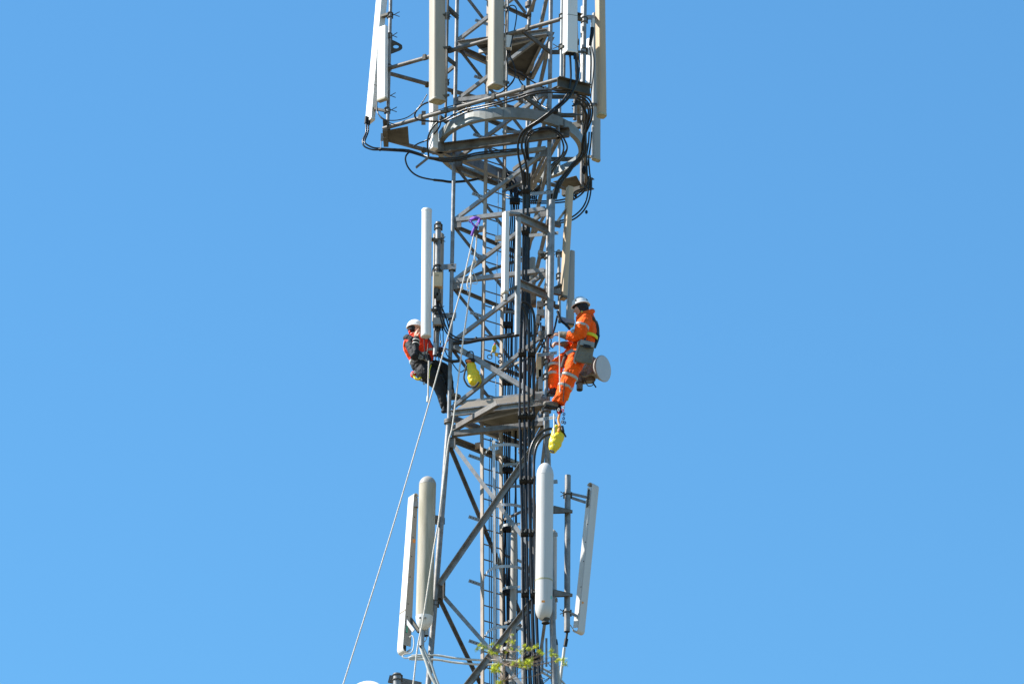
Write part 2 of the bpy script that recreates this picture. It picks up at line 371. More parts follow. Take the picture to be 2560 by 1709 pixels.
# mounting poles
def pole(x0, y0, x1, y1, Y, r, m=STEEL, parent=None, name='mounting_pole', caps=True):
    a, b_ = P(x0, y0, Y), P(x1, y1, Y); b_.y = a.y
    return MB().tube([a, b_], px(r), 14).build(name, m, parent or ring)
pole(978, -60, 969, 318, -.0, 4.6)
pole(1121, -60, 1114, 300, -.62, 3.2, STEELB)
pole(1271, -60, 1266, 245, -1.02, 2.8)
pole(1406, -40, 1403, 204, -1.66, 4.5, STEELG); pole(1412, 50, 1410, 205, -1.45, 3.5, STEELB)
pole(1463, -60, 1458, 215, -1.50, 5.6, STEEL)
pole(1459, 240, 1455, 470, 1.55, 6.5, STEELB); pole(1438, 245, 1437, 300, .9, 4.6, STEELB)
pole(1400, 250, 1397, 420, 1.2, 4.0, STEELG)
def ubolt(parent, x, y, Y, r, n=2, m=STEELD, ext=None, name='pole_clamp'):
    e = MB(); c = P(x, y, Y)
    for i in range(n): e.ring(c+V((0, 0, (i-(n-1)/2)*.07)), px(r)+.006, .009, (0, 0, 1), 16)
    e.box(c+V((0, .02, 0)), V((px(r)+.02, 0, 0)), V((0, .006, 0)), V((0, 0, .05)))
    if ext: # threaded rods
        for i in (-1, 1): e.tube([c+V((0, 0, .03*i)), P(x+ext, y+6*i-2, Y)], .006, 6)
    return e.build(name, m, parent)
for x, y, Y, r, ext in ((975, 38, 0, 4.6, 24), (973, 90, 0, 4.6, 20), (971, 168, 0, 4.6, 0), (967, 240, 0, 4.6, 22), (968, 276, 0, 4.6, 24), (968, 318, 0, 4.6, 0), (1405, 42, -1.66, 4.5, 0), (1404, 118, -1.66, 4.5, -22),
                        (1461, 128, -1.5, 5.6, 0), (1461, 50, -1.5, 5.6, 0), (1456, 262, 1.55, 6.5, -26), (1456, 280, 1.55, 6.5, -26), (1118, 40, -.62, 3.2, 10), (1116, 205, -.62, 3.2, 8)):
    ubolt(ring, x, y, Y, r, 2, ext=ext)
for (x0, y0, x1, y1, Y) in ((1118, 15, 1146, 42, -.5), (1118, 24, 1146, 48, -.45)):
    MB().bar(P(x0, y0, Y), P(x1, y1, Y+.15), .012, .05).build('strut', STEELD, ring)
e = MB(); oc = P(990, 117, 0); inn = [oc+V((.042*math.cos(t), 0, .030*math.sin(t))) for t in [math.pi*2*k/14 for k in range(14)]]
outp = [P(x, y, 0) for x, y in [(1006, 118), (1005, 113), (1001, 110), (990, 104), (974, 97), (974, 108), (974, 116), (974, 122), (974, 130), (974, 136), (990, 130), (1000, 126), (1004, 123), (1006, 120)]]
e.add(outp+inn+[q+V((0, .012, 0)) for q in outp+inn], [[k, (k+1) % 14, 14+(k+1) % 14, 14+k] for k in range(14)]+[[28+k, 28+(k+1) % 14, 42+(k+1) % 14, 42+k] for k in range(14)]+[[k, (k+1) % 14, 28+(k+1) % 14, 28+k] for k in range(14)]+[[14+k, 14+(k+1) % 14, 42+(k+1) % 14, 42+k] for k in range(14)])
e.build('lug_plate', STEELD, ring)
e = MB(); e.box(P(955, 343, -.05), V((.018, 0, 0)), V((0, .01, 0)), V((0, 0, .06))); e.tube([P(953, 350, -.05), P(952, 372, -.05)], .006, 6); e.bar(P(957, 340, -.03), P(965, 340, .0), .02, .05); e.build('cable_hanger', STEEL, ring)
e = MB(); e.bar(P(1040, 419, -.3), P(1070, 395, -.3), .05, .02); e.build('cable_hanger', STEELB, ring)
for (x, y, Y) in ((1059, 295, -.3), (1172, 268, -.75), (1303, 240, -1.25)):
    e = MB(); e.box(P(x, y, Y), V((.03, 0, 0)), V((0, .03, 0)), V((0, 0, .1))); e.build('cable_hanger', STEELB, ring)
# ================================================================== LADDER
z0, z1 = zl(1900)-3, ZT
def LS(z):
    return V((-.33+(.0 if z > ZF else .0), .05, z))
lad = thing('access_ladder', V((-.2, .1, z0)), 'steel ladder with brown stiles running up inside the tower', 'ladder')
def vert_at(x, y, Y): p = P(x, y, Y); return p.x, p.y
lx0, ly0 = vert_at(1209, 740, .02); lx1, ly1 = vert_at(1256, 740, .20)
zk = solve_z((lx0, ly0), 1010)
def lsh(z): return max(0, zk-z)*.0175
for (x, y) in ((lx0, ly0), (lx1, ly1)):
    MB().bar(V((x, y, zk)), V((x, y, z1)), .056, .022, up=(-.75, -.66, 0)).build('stile', TIMB, lad)
    MB().bar(V((x+lsh(z0), y, z0)), V((x, y, zk)), .056, .022, up=(-.75, -.66, 0)).build('stile', TIMB, lad)
z = z0+.1
while z < z1:
    if -7 < z-H0 < 7: MB().tube([V((lx0+lsh(z), ly0, z)), V((lx1+lsh(z), ly1, z))], .0095, 8).build('rung', STEELB, lad)
    z += .232
for y in (50, 190, 335, 483, 632, 780, 930, 1137, 1290, 1450, 1600):
    c = V((lx0, ly0, solve_z((lx0, ly0), y+14))); c.x += lsh(c.z)
    e = MB(); e.bar(c+V((0, -.03, 0)), c+V((-.19, -.05, .06)), .004, .05, up=(0, 0, 1)); e.cur = 1
    for i in range(4):
        q = c+V((-.19, -.054, .06))*(.25+.2*i)+V((0, -.03*(1-(.25+.2*i)), 0)); e.tube([q+V((0, -.004, 0)), q+V((0, .0, 0))], .007, 6)
    e.build('wall_bracket', [STEELG, DARK], lad)
for x, y, m in ((1206, 572, TIMB), (1247, 596, WHITE), (1197, 1113, TIMB), (1238, 1068, TIMB), (1243, 1132, TIMB)):
    e = MB(); e.box(P(x, y, .1), V((.055, .0, .012)), V((0, .04, 0)), V((0, 0, .033))); e.build('stand_off_block', m, lad)
# cage hoops below the platform
for y in (1113, 1263, 1417, 1568, 1716):
    zz = P(1234, y+2, -.2).z; k = 1 if y < 1200 else 1.0
    pts = cr([PZ(x, y+dy, zz) for x, dy in ((1206, 38), (1211, 24), (1220, 10), (1234, 2), (1255, -2), (1280, -2), (1305, 4), (1322, 18), (1330, 40))], 4); b = MB()
    for a, q in zip(pts[:-1], pts[1:]): b.bar(a, q+(q-a)*.08, .006, .042)
    b.build('safety_hoop', PALEZ, lad)
q0, q1 = P(1234.5, 1100, -.21), P(1237, 1800, -.21); MB().bar(q0, q1, .042, .006, up=(.3, 1, 0)).build('hoop_strap', PALEZ, lad)
# ================================================================== ANTENNAS
def rounded(poly, r, n=4):
    out = []
    for i in range(len(poly)):
        p, a, b = V(poly[i]), V(poly[i-1]), V(poly[(i+1) % len(poly)])
        ra = min(r, (a-p).length*.45); rb = min(r, (b-p).length*.45)
        q0 = p+(a-p).normalized()*ra; q1 = p+(b-p).normalized()*rb
        for k in range(n+1):
            t = k/n; out.append(q0*(1-t)**2+p*2*t*(1-t)+q1*t*t)
    return out
def panel(label, top, bot, Y, dl, dr, m, capm=None, rr=.03, name='panel_antenna', group='panel antennas on the tower', dome=0, capb=True, lip=True, cat='antenna', band=None, chin=0):
    xl, xm, xr, yt = top; a_t = P(xm, yt, Y); pt = [((xl-xm)/175, dl), (0, 0), ((xr-xm)/175, dr), ((xl+xr-2*xm)/175, dl+dr)]
    xl, xm, xr, yb = bot; a_b = P(xm, yb, Y); pb = [((xl-xm)/175, dl), (0, 0), ((xr-xm)/175, dr), ((xl+xr-2*xm)/175, dl+dr)]
    qt = rounded([V((p[0], p[1], 0)) for p in pt], rr); qb = rounded([V((p[0], p[1], 0)) for p in pb], rr)
    t = thing(name, a_b, label, cat, group)
    def ringv(k, s):
        q = [x*(1-k)+y*k for x, y in zip(qb, qt)]; c = sum(q, V())/len(q); ax = a_b+(a_t-a_b)*k
        return [ax+c+(v-c)*s for v in q]
    L = (a_t-a_b).length; n = len(qt)
    def loft(seq, name_, m_, caps=(1, 1)):
        b = MB(); vs = []
        for k, s_ in seq: vs += ringv(k, s_)
        b.add(vs, [[i*n+j, i*n+(j+1) % n, (i+1)*n+(j+1) % n, (i+1)*n+j] for i in range(len(seq)-1) for j in range(n)], True)
        if caps[0]: b.add(vs[:n], [list(range(n))[::-1]])
        if caps[1]: b.add(vs[-n:], [list(range(n))])
        return b.build(name_, m_, t)
    c = .035/L
    seq = [(c*.9, 1), (.3, 1), (.6, 1)]
    if dome: seq += [(1-dome/L, 1), (1-dome*.6/L, .96), (1-dome*.25/L, .8), (1, .45)]
    else: seq += [(1-.02/L, 1), (1, .97)]
    loft(seq, 'radome', m)
    ec = loft([(0, .97), (.006/L, 1.04), (c, 1.04), (c+.003/L, 1)], 'end_cap', capm or m)
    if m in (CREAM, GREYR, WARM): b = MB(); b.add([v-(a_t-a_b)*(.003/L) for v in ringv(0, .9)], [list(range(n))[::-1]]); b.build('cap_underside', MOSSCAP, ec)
    if band: loft([(band, 1.015), (band+.008/L, 1.015)], 'joint_band', BAGG, (0, 0))
    return t, a_t, a_b
def cyl(label, top, bot, w_, Y, m, dome_t=.0, dome_b=.0, capt=None, capb=None, name='tube_antenna', group='tube antennas on the tower', seg=28, cat='antenna', band=None, yt2=None):
    a, b_ = P(*top, Y), P(*bot, Y); b_.y = a.y; r = px(w_)/2; L = (a-b_).length; ax = (a-b_)/L
    t = thing(name, b_, label, cat, group)
    def prof(h0, h1, n, up):
        return [(h0+(h1-h0)*math.sin(math.pi/2*i/n), r*max(.06, math.cos(math.pi/2*i/n)) if i < n else r*.06) for i in range(n+1)]
    lo, hi = dome_b or .03, dome_t or .03
    MB().tube([b_+ax*lo, b_+ax*(lo+.3*(L-lo-hi)), b_+ax*(L-hi)], r, seg).build('radome', m, t)
    if dome_t: pr = prof(L-hi, L, 8, 1); MB().tube([b_+ax*h for h, _ in pr], [q*1.01 for _, q in pr], seg).build('end_cap', capt or m, t)
    else: MB().tube([b_+ax*h for h in (L-hi-.01, L-.006, L)], [r*1.035, r*1.035, r*.97], seg).build('end_cap', capt or m, t)
    if dome_b: pr = prof(lo, 0, 8, 1); MB().tube([b_+ax*h for h, _ in pr], [q*1.01 for _, q in pr], seg).build('end_cap', capb or m, t)
    else: MB().tube([b_+ax*h for h in (0, .006, lo+.004)], [r*.97, r*1.035, r*1.035], seg).build('end_cap', capb or m, t)
    if band: MB().tube([b_+ax*(L*band), b_+ax*(L*band+.02)], r*1.02, seg).build('joint_band', MOSSCAP, t)
    return t, a, b_, r
def clampbar(parent, p0, p1, name='mounting_bracket', m=STEELD, w_=.05):
    return MB().bar(p0, p1, w_, .035).build(name, m, parent)
def sub(parent, name, m, f): b = MB(); f(b); return b.build(name, m, parent)
# headframe
t, a, b = panel('narrow white panel antenna leaning outward, far left of the ring frame', (942, 957, 974, -50), (911, 928, 938, 296), .12, .17, .06, WHITE, WHITE, .012, band=.24)
sub(t, 'cable_gland', RUB, lambda q: (q.tube([P(916, 292, .2), P(914.5, 309, .2)], px(4.2), 12), q.tube([P(923, 294, .2), P(921.5, 312, .2)], px(4), 12)))
clampbar(t, P(955, 42, .15), P(974, 36, 0), w_=.07); clampbar(t, P(936, 272, .16), P(966, 278, 0), w_=.06)
t, a, b = panel('short white panel antenna with dirty top, clamped to the leftmost pole', (943, 964, 971, 62), (941, 963, 971, 246), -.17, .10, .06, WHITE, MOSS, .02)
clampbar(t, P(966, 92, -.1), P(972, 88, 0)); clampbar(t, P(966, 238, -.1), P(968, 238, 0))
t, a, b = panel('big cream panel antenna, left of the two that hang before the ring', (1070, 1087, 1117, -90), (1069, 1086, 1118, 246), -.86, .14, .09, CREAM, CREAM, .045, lip=True)
clampbar(t, P(1110, 38, -.8), P(1121, 32, -.6)); clampbar(t, P(1112, 240, -.8), P(1117, 238, -.6), w_=.08); clampbar(t, P(1112, 120, -.8), P(1121, 118, -.6), w_=.06)
sub(t, 'edge_strip', TIMB, lambda q: q.bar(P(1116.5, -88, -.77), P(1117.5, 250, -.77), .012, .02, up=(0, 1, 0)))
t, a, b = panel('white panel antenna seen low behind the left end of the ring', (1072, 1083, 1098, 150), (1071, 1082, 1096, 368), -.46, .1, .05, WHITE, WHITE, .015)
t, a, b = panel('big cream panel antenna hanging before the middle of the ring frame', (1218, 1236, 1264, -90), (1216, 1234, 1263, 209), -1.28, .14, .09, CREAM, CREAM, .045)
clampbar(t, P(1256, 205, -1.2), P(1267, 208, -1.0), w_=.08); clampbar(t, P(1258, 20, -1.2), P(1268, 20, -1.0))
sub(t, 'edge_strip', TIMB, lambda q: q.bar(P(1263.5, -88, -1.19), P(1262.5, 213, -1.19), .012, .02, up=(0, 1, 0)))
t, a, b = panel('white box antenna with a thin joint line and two black cables below', (1408, 1420, 1445, -80), (1406, 1418, 1444.5, 128), -1.86, .1, .05, WHITE, WHITE, .012, band=.44)
sub(t, 'bottom_plate', DARK, lambda q: q.box(b+V((.04, .07, -.004)), V((.07, .01, 0)), V((-.01, .045, 0)), V((0, 0, .006))))
sub(t, 'cable_gland', RUB, lambda q: q.tube([P(1425, 128, -1.80), P(1425, 143, -1.80)], px(3.2), 12)); sub(t, 'cable_gland', RUB, lambda q: q.tube([P(1437, 130, -1.80), P(1437.5, 147, -1.80)], px(4), 12))
clampbar(t, P(1410, 116, -1.8), P(1404, 118, -1.66)); clampbar(t, P(1440, 130, -1.75), P(1458, 130, -1.5), w_=.03)
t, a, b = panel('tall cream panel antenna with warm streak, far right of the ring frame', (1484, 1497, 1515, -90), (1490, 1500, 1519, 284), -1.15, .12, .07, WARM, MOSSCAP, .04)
clampbar(t, P(1492, 262, -1.05), P(1468, 262, -.9), w_=.07, m=STEEL); clampbar(t, P(1486, 44, -1.0), P(1462, 44, -1.4), w_=.07, m=STEEL)
t, a, b = panel('plain grey panel antenna seen low behind the far right cream one', (1478, 1484, 1505, 30), (1477, 1483, 1504, 394), 1.2, .08, .1, GREYR, CREAM, .04)
clampbar(t, P(1482, 270, 1.25), P(1458, 270, 1.5), m=STEEL); clampbar(t, P(1482, 392, 1.25), P(1456, 392, 1.5))
t, a, b = panel('narrow white panel antenna between right corner pole and cream antenna', (1466, 1476, 1481, 94), (1464, 1475, 1480, 216), -.95, .05, .05, WHITE, WHITE, .01)
t, a, b = panel('slim white panel edge showing left of the right corner pole', (1452, 1456, 1459, 14), (1450, 1455, 1458, 214), -1.3, .04, .05, WHITE, WHITE, .008)
# small remote unit with looped jumper
def boxunit(label, c, w_, h, d, Y, m, name='radio_unit', cat='radio unit', group=None, slope=.1):
    p = P(c[0], c[1], Y); t = thing(name, p-V((0, 0, px(h)/2/.9)), label, cat, group)
    W2, H2 = px(w_)/2, px(h)/2/.905
    pr = rounded([V((-W2, -H2, 0)), V((W2, -H2, 0)), V((W2, H2, 0)), V((-W2, H2, 0))], .012, 3)
    b = MB(); vs = []
    for yy, s in ((-d, .96), (-d+.006, 1), (d, 1)): vs += [p+V((q.x*s+slope*0, yy, q.y*s)) for q in pr]
    n = len(pr); b.add(vs, [[i*n+j, i*n+(j+1) % n, (i+1)*n+(j+1) % n, (i+1)*n+j] for i in range(2) for j in range(n)]); b.add(vs[:n], [list(range(n))[::-1]]); b.add(vs[-n:], [list(range(n))])
    b.build('housing', m, t); return t, p
t, p = boxunit('small white box with looped black jumper beside middle cream antenna', (1272, 107), 15, 33, .05, -1.12, WHITE)
sub(t, 'connector', RUB, lambda q: q.tube([P(1269, 126, -1.12), P(1269, 133, -1.12)], .014, 8)); sub(t, 'connector', RUB, lambda q: q.tube([P(1274, 126, -1.12), P(1274, 133, -1.12)], .014, 8))
# black jumper sleeve at the right corner
t = thing('junction_cylinder', P(1475, 112, -1.2), 'fat black sleeve hanging under a white stub by right corner pole', 'cable connector')
sub(t, 'stub', WHITE, lambda q: q.tube([P(1482, 48, -1.2), P(1481, 72, -1.2)], px(4.5), 14)); sub(t, 'sleeve', RUB, lambda q: q.tube([P(1481, 70, -1.2), P(1480, 85, -1.2), P(1477, 100, -1.2), P(1475, 114, -1.2)], [px(5.2), px(5), px(4.5), px(3.5)], 14))
sub(t, 'bracket', STEEL, lambda q: q.bar(P(1462, 44, -1.4), P(1486, 44, -1.15), .01, .07))
# ---- middle of the tower, left
t, a, b, r = cyl('bright white tube antenna above the worker in the red vest', (1067, 524), (1065, 842), 25.5, -.34, WHITE, name='tube_antenna')
for dx in (5.5, 9): sub(t, 'rib', WHITE, lambda q: q.tube([P(1067+dx, 532, -.34-(.058 if dx < 7 else .036)), P(1065+dx, 836, -.34-(.058 if dx < 7 else .036))], .006, 6))
clampbar(t, P(1078, 598, -.3), P(1094, 602, -.18), w_=.07); clampbar(t, P(1076, 775, -.3), P(1092, 775, -.18), w_=.07)
t = thing('antenna_pole', P(1090, 889, -.18), 'thick grey steel pole right of the bright white tube antenna', 'pole')
q0, q1 = P(1096, 556, -.18), P(1090, 889, -.18); q1.y = q0.y
MB().tube([q0, q1], px(7.3), 18).build('tube', STEEL, t); MB().tube([q1+V((0, 0, -.002)), q1+V((0, 0, .002))], px(6.3), 16).build('tube_mouth', DARK, t)
for y0 in (667, 789):
    sub(t, 'stand_off_plate', STEEL, lambda q: q.box(P(1118, y0, -.21), V((.13, -.02, 0)), V((0, .006, 0)), V((0, 0, .042))))
    for xx, rr_ in ((1130.5-(y0-667)*.016, 5.4), (1094, 7.6)):
        ubolt(t, xx, y0+3, -.19, rr_, 2, name='u_bolt')
for y0 in (567, 600, 773): ubolt(t, 1096-(y0-556)*.018, y0, -.18, 7.3, 2 if y0 != 600 else 1, ext=18 if y0 != 567 else None, name='u_bolt')
t, a, b = panel('thin cream antenna half hidden behind the grey left pole', (1101, 1103, 1111, 580), (1097, 1099, 1107, 790), -.02, .05, .08, CREAM, CREAM, .015)
t, a, b = panel('thin cream strip antenna between left pole and bright tube', (1083, 1086, 1090, 582), (1080, 1083, 1087, 800), -.02, .05, .08, CREAM, CREAM, .01)
t, p = boxunit('flat beige box strapped to the front of the left grey pole', (1095.5, 701), 22, 36, .05, -.30, BEIGE)
sub(t, 'name_mark', BAGG, lambda q: q.bar(P(1088, 688, -.353), P(1097, 688, -.353), .003, .008))
t, p = boxunit('white radio box with black connectors above red vest worker', (1097, 807), 30, 17, .07, -.24, GREYR)
for i in range(4): sub(t, 'connector', RUB, lambda q: q.tube([P(1088+6*i, 814, -.24), P(1088+6*i, 826, -.24)], .014, 8))
for (x, y) in ((1090, 733), (1097, 745)):
    t, p = boxunit('dark coaxial splitter on the left pole, %s' % ('under the beige box' if y == 733 else 'lower of the pair'), (x, y), 12, 20, .05, -.28, STEELD, 'cable_splitter', 'splitter')
t = thing('cable_stub', P(1086, 888, -.3), 'pale steel tube end hanging beside the red vest', 'pole'); sub(t, 'tube', STEELG, lambda q: q.tube([P(1089, 858, -.32), P(1087, 888, -.32)], px(5), 14)); sub(t, 'tube_mouth', DARK, lambda q: q.tube([P(1087, 888, -.32), P(1087, 889, -.32)], px(4.3), 14))
# ---- middle, centre and right
t, a, b = panel('slim white panel antenna in the centre, before the ladder', (1255, 1264, 1274.5, 527), (1252.5, 1261.5, 1272.5, 730), -1.28, .08, .045, WHITE, MOSS, .012)
sub(t, 'tail_tube', STEELG, lambda q: q.tube([P(1264, 728, -1.22), P(1263.5, 752, -1.22)], px(5.3), 14))
clampbar(t, P(1270, 533, -1.22), P(1296, 536, -1.1), m=STEEL, w_=.08); clampbar(t, P(1268, 727, -1.22), P(1294, 715, -1.1))
def bigpole(label, top, bot, w_, Y, m=STEEL, shade=None):
    q0, q1 = P(*top, Y), P(*bot, Y); q1.y = q0.y; t = thing('antenna_pole', q1, label, 'pole', 'short antenna poles')
    MB().tube([q1, q0], px(w_)/2, 18).build('tube', m, t); MB().tube([q1+V((0, 0, -.003)), q1+V((0, 0, .001))], px(w_)*.43, 16).build('tube_mouth', DARK, t); return t
t1 = bigpole('pale steel pole just right of the slim central panel', (1296, 546), (1293, 838), 14.5, -1.1, STEELG)
t2 = bigpole('tall steel pole at right front leg, its end by the hand of the orange worker', (1380, 501), (1375, 838), 16, -.86, STEEL)
for y0, y1 in ((543, 573), (708, 738)):
    q0 = P(1289, y0, -1.06); q1 = P(1371, y1, -.62); q1.z = q0.z
    e = MB().channel(q0, q1, .125, .06, .009, flip=-1); n = outn(q0, q1); n = V((-n.x, -n.y, 0)) if n.y > 0 else n; e.cur = 1
    for i in range(3):
        for j in (-1, 1): e.bar(q0+(q1-q0)*(.04+.13*i)+n*.003+V((0, 0, .022*j)), q0+(q1-q0)*(.13+.13*i-.02)+n*.003+V((0, 0, .022*j)), .004, .012)
    e.build('cross_arm', [STEEL, DARK], t2)
for y0 in (560, 730): sub(t2, 'clamp_plate', STEELB, lambda q: q.box(P(1384, y0-1, -.78), V((.10, .04, 0)), V((-.01, .03, 0)), V((0, 0, .035))))
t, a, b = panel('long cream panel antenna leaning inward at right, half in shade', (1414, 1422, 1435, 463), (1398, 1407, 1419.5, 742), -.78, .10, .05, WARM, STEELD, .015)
sub(t, 'bracket_arm', STEELG, lambda q: q.bar(P(1416, 522, -.72), P(1392, 556, -.7), .07, .012)); sub(t, 'bracket_arm', STEELD, lambda q: q.bar(P(1404, 712, -.72), P(1384, 722, -.7), .05, .03))
t3 = bigpole('thin pale pole behind the leaning cream antenna', (1397, 625), (1399, 806), 8, -.35, STEELG); ubolt(t3, 1398, 634, -.35, 4.5, 1, ext=-14); ubolt(t3, 1398, 690, -.35, 4.5, 2)
t, a, b = panel('light grey panel antenna behind the head of the orange worker', (1422, 1427, 1438, 624), (1413, 1418, 1436, 810), .05, .09, .04, GREYR, STEELD, .015)
t, a, b, r = cyl('stubby grey cylinder inside the tower above the brown box', (1332, 645), (1330, 700), 15, .35, GREYR, group='small parts inside the tower')
t, p = boxunit('rusty brown box tucked behind the black feeder cables', (1330, 743), 22, 44, .06, .1, RUST, 'junction_box', 'box')
t, p = boxunit('white radio unit at the lower centre of the tower back', (1290, 655), 8, 60, .04, .2, GREYR)
t, a, b, r = cyl('small white bulb fitting on a wire inside the tower', (1235, 765), (1234.5, 777), 9, .0, WHITE, .04, .03, group='small parts inside the tower', name='lamp_bulb', cat='fitting')
# right leg odds: clamps and small units
for i, (x, y, w_, h, m, lab) in enumerate(((1350, 762, 16, 14, GREYR, 'grey filter box left of right leg, upper of three'), (1352, 784, 20, 16, STEELG, 'pale filter box left of right leg, middle of three'), (1345, 800, 10, 22, GREYR, 'narrow filter box left of right leg, lowest of three'),
        (1347, 915, 13, 60, BEIGE, 'slim beige unit on the right leg below the orange worker arm'), (1352, 950, 11, 50, STEELG, 'slim grey unit beside the slim beige one'), (1378, 895, 13, 24, WHITE, 'small white unit at the knee of the orange worker'))):
    t, p = boxunit(lab, (x, y), w_, h, .045, -.45 if i < 3 else -.5, m)
    sub(t, 'connector', RUB, lambda q: q.tube([p-V((0, 0, px(h)*.5)), p-V((0, 0, px(h)*.5+.06))], .013, 8))
rng = random.Random(5)
sub(t, 'bracket_plate', STEELG, lambda q: q.poly([P(1398, 790, -.45), P(1437, 800, -.3), P(1437, 808, -.3), P(1402, 803, -.45)], (0, .008, 0)))
for k, (x, y, w_, h) in enumerate(((1362, 575, 10, 8), (1354, 633, 18, 7), (1357, 640, 12, 9), (1366, 742, 14, 10), (1353, 735, 20, 6), (1392, 767, 12, 7), (1360, 822, 12, 10), (1384, 760, 8, 12), (1372, 905, 14, 8), (1372, 942, 14, 8), (1390, 730, 10, 7))):
    c = P(x, y, -.5); b = MB(); b.box(c, V((px(w_)/2, rng.uniform(-.02, .03), 0)), V((0, .04, 0)), V((rng.uniform(-.01, .01), 0, px(h)/2))); b.build('clamp_plate', rng.choice((STEELD, STEELB, STEELG)), tower)
for y in (905, 942, 640, 756): ubolt(tower, 1366+(905-y)*.01, y, -.61, 5.6, 2, name='u_bolt')
for y, x0, x1, Y in ((479, 1326, 1400, -.66), (583, 1323, 1396, -.64), (882, 1345, 1392, -.66), (1043, 1345, 1389, -.7)):
    t = thing('cable_bracket', P(x0, y+4, Y), {479: 'perforated steel strap holding cables, highest on right leg', 583: 'perforated strap just under the upper cross arm', 882: 'perforated strap beside orange worker knee', 1043: 'perforated strap on right leg above the lower yellow bag'}[y], 'bracket', 'perforated cable brackets')
    a_, b_ = P(x0, y+6, Y), P(x1, y-4, Y-.1); b_.z = a_.z
    sub(t, 'strap', STEELG, lambda q: q.bar(a_, b_, .006, .05)); 
    for i in range(5): sub(t, 'hole', DARK, lambda q: q.tube([a_+(b_-a_)*(.5+.1*i)+V((0, -.004, 0)), a_+(b_-a_)*(.5+.1*i)+V((0, -.002, 0))], .009, 8))
    sub(t, 'clamp_ring', STEELD, lambda q: q.ring(P(1372-(y-479)*.008, y, -.62), .042, .008, (0, 0, 1)))
# ---- dish on the right
dm = thing('dish_antenna', P(1450, 975, -.1), 'small round dish with flat pale face, right of the orange worker', 'dish antenna')
nrm = V((.80, -.58, -.10)).normalized(); dc = P(1508, 921, -.25); RD = px(33.5)
MB().tube([dc-nrm*.10, dc-nrm*.06, dc-nrm*.012, dc-nrm*.0, dc+nrm*.004], [RD*.55, RD*.86, RD*1.0, RD*1.01, RD*.985], 40).build('dish_drum', GREYR, dm)
MB().tube([dc+nrm*.004, dc+nrm*.007], [RD*.97, RD*.95], 40).build('dish_face', DISH, dm)
sub(dm, 'radio_housing', GREYR, lambda q: q.box(dc-nrm*.24+V((0, 0, .03)), nrm*.15, nrm.cross(V((0, 0, 1))).normalized()*.09, V((0, 0, .13))))
sub(dm, 'side_shroud', GREYR, lambda q: q.tube([P(1450, 938, -.1), P(1470, 925, -.12), P(1490, 900, -.15)], [px(8), px(15), px(20)], 16))
sub(dm, 'mounting_tube', STEEL, lambda q: q.tube([P(1449, 974, -.1), P(1450, 930, -.1)], px(8.2), 18)); sub(dm, 'tube_mouth', DARK, lambda q: q.tube([P(1449, 975.5, -.1), P(1449, 974, -.1)], px(7), 16))
sub(dm, 'clamp_ring', STEELD, lambda q: (q.ring(P(1449, 958, -.1), px(8.8), .009, (0, 0, 1)))); sub(dm, 'radio_body', DUST, lambda q: q.box(P(1470, 944, -.12), V((.07, .03, .02)), V((-.02, .06, 0)), V((-.02, 0, .07)))); sub(dm, 'cable_drip_loop', BLACK, lambda q: q.tube(cr([P(1462, 950, -.2), P(1470, 964, -.2), P(1482, 962, -.2), P(1486, 950, -.2)], 5), px(1.2), 6)); sub(dm, 'handle', DUST, lambda q: q.tube(cr([P(1450, 930, -.25), P(1456, 940, -.28), P(1470, 938, -.28), P(1480, 930, -.25)], 5), px(3), 8))
sub(dm, 'arm', STEELD, lambda q: q.bar(P(1450, 940, -.1), P(1372, 925, -.5), .05, .05))
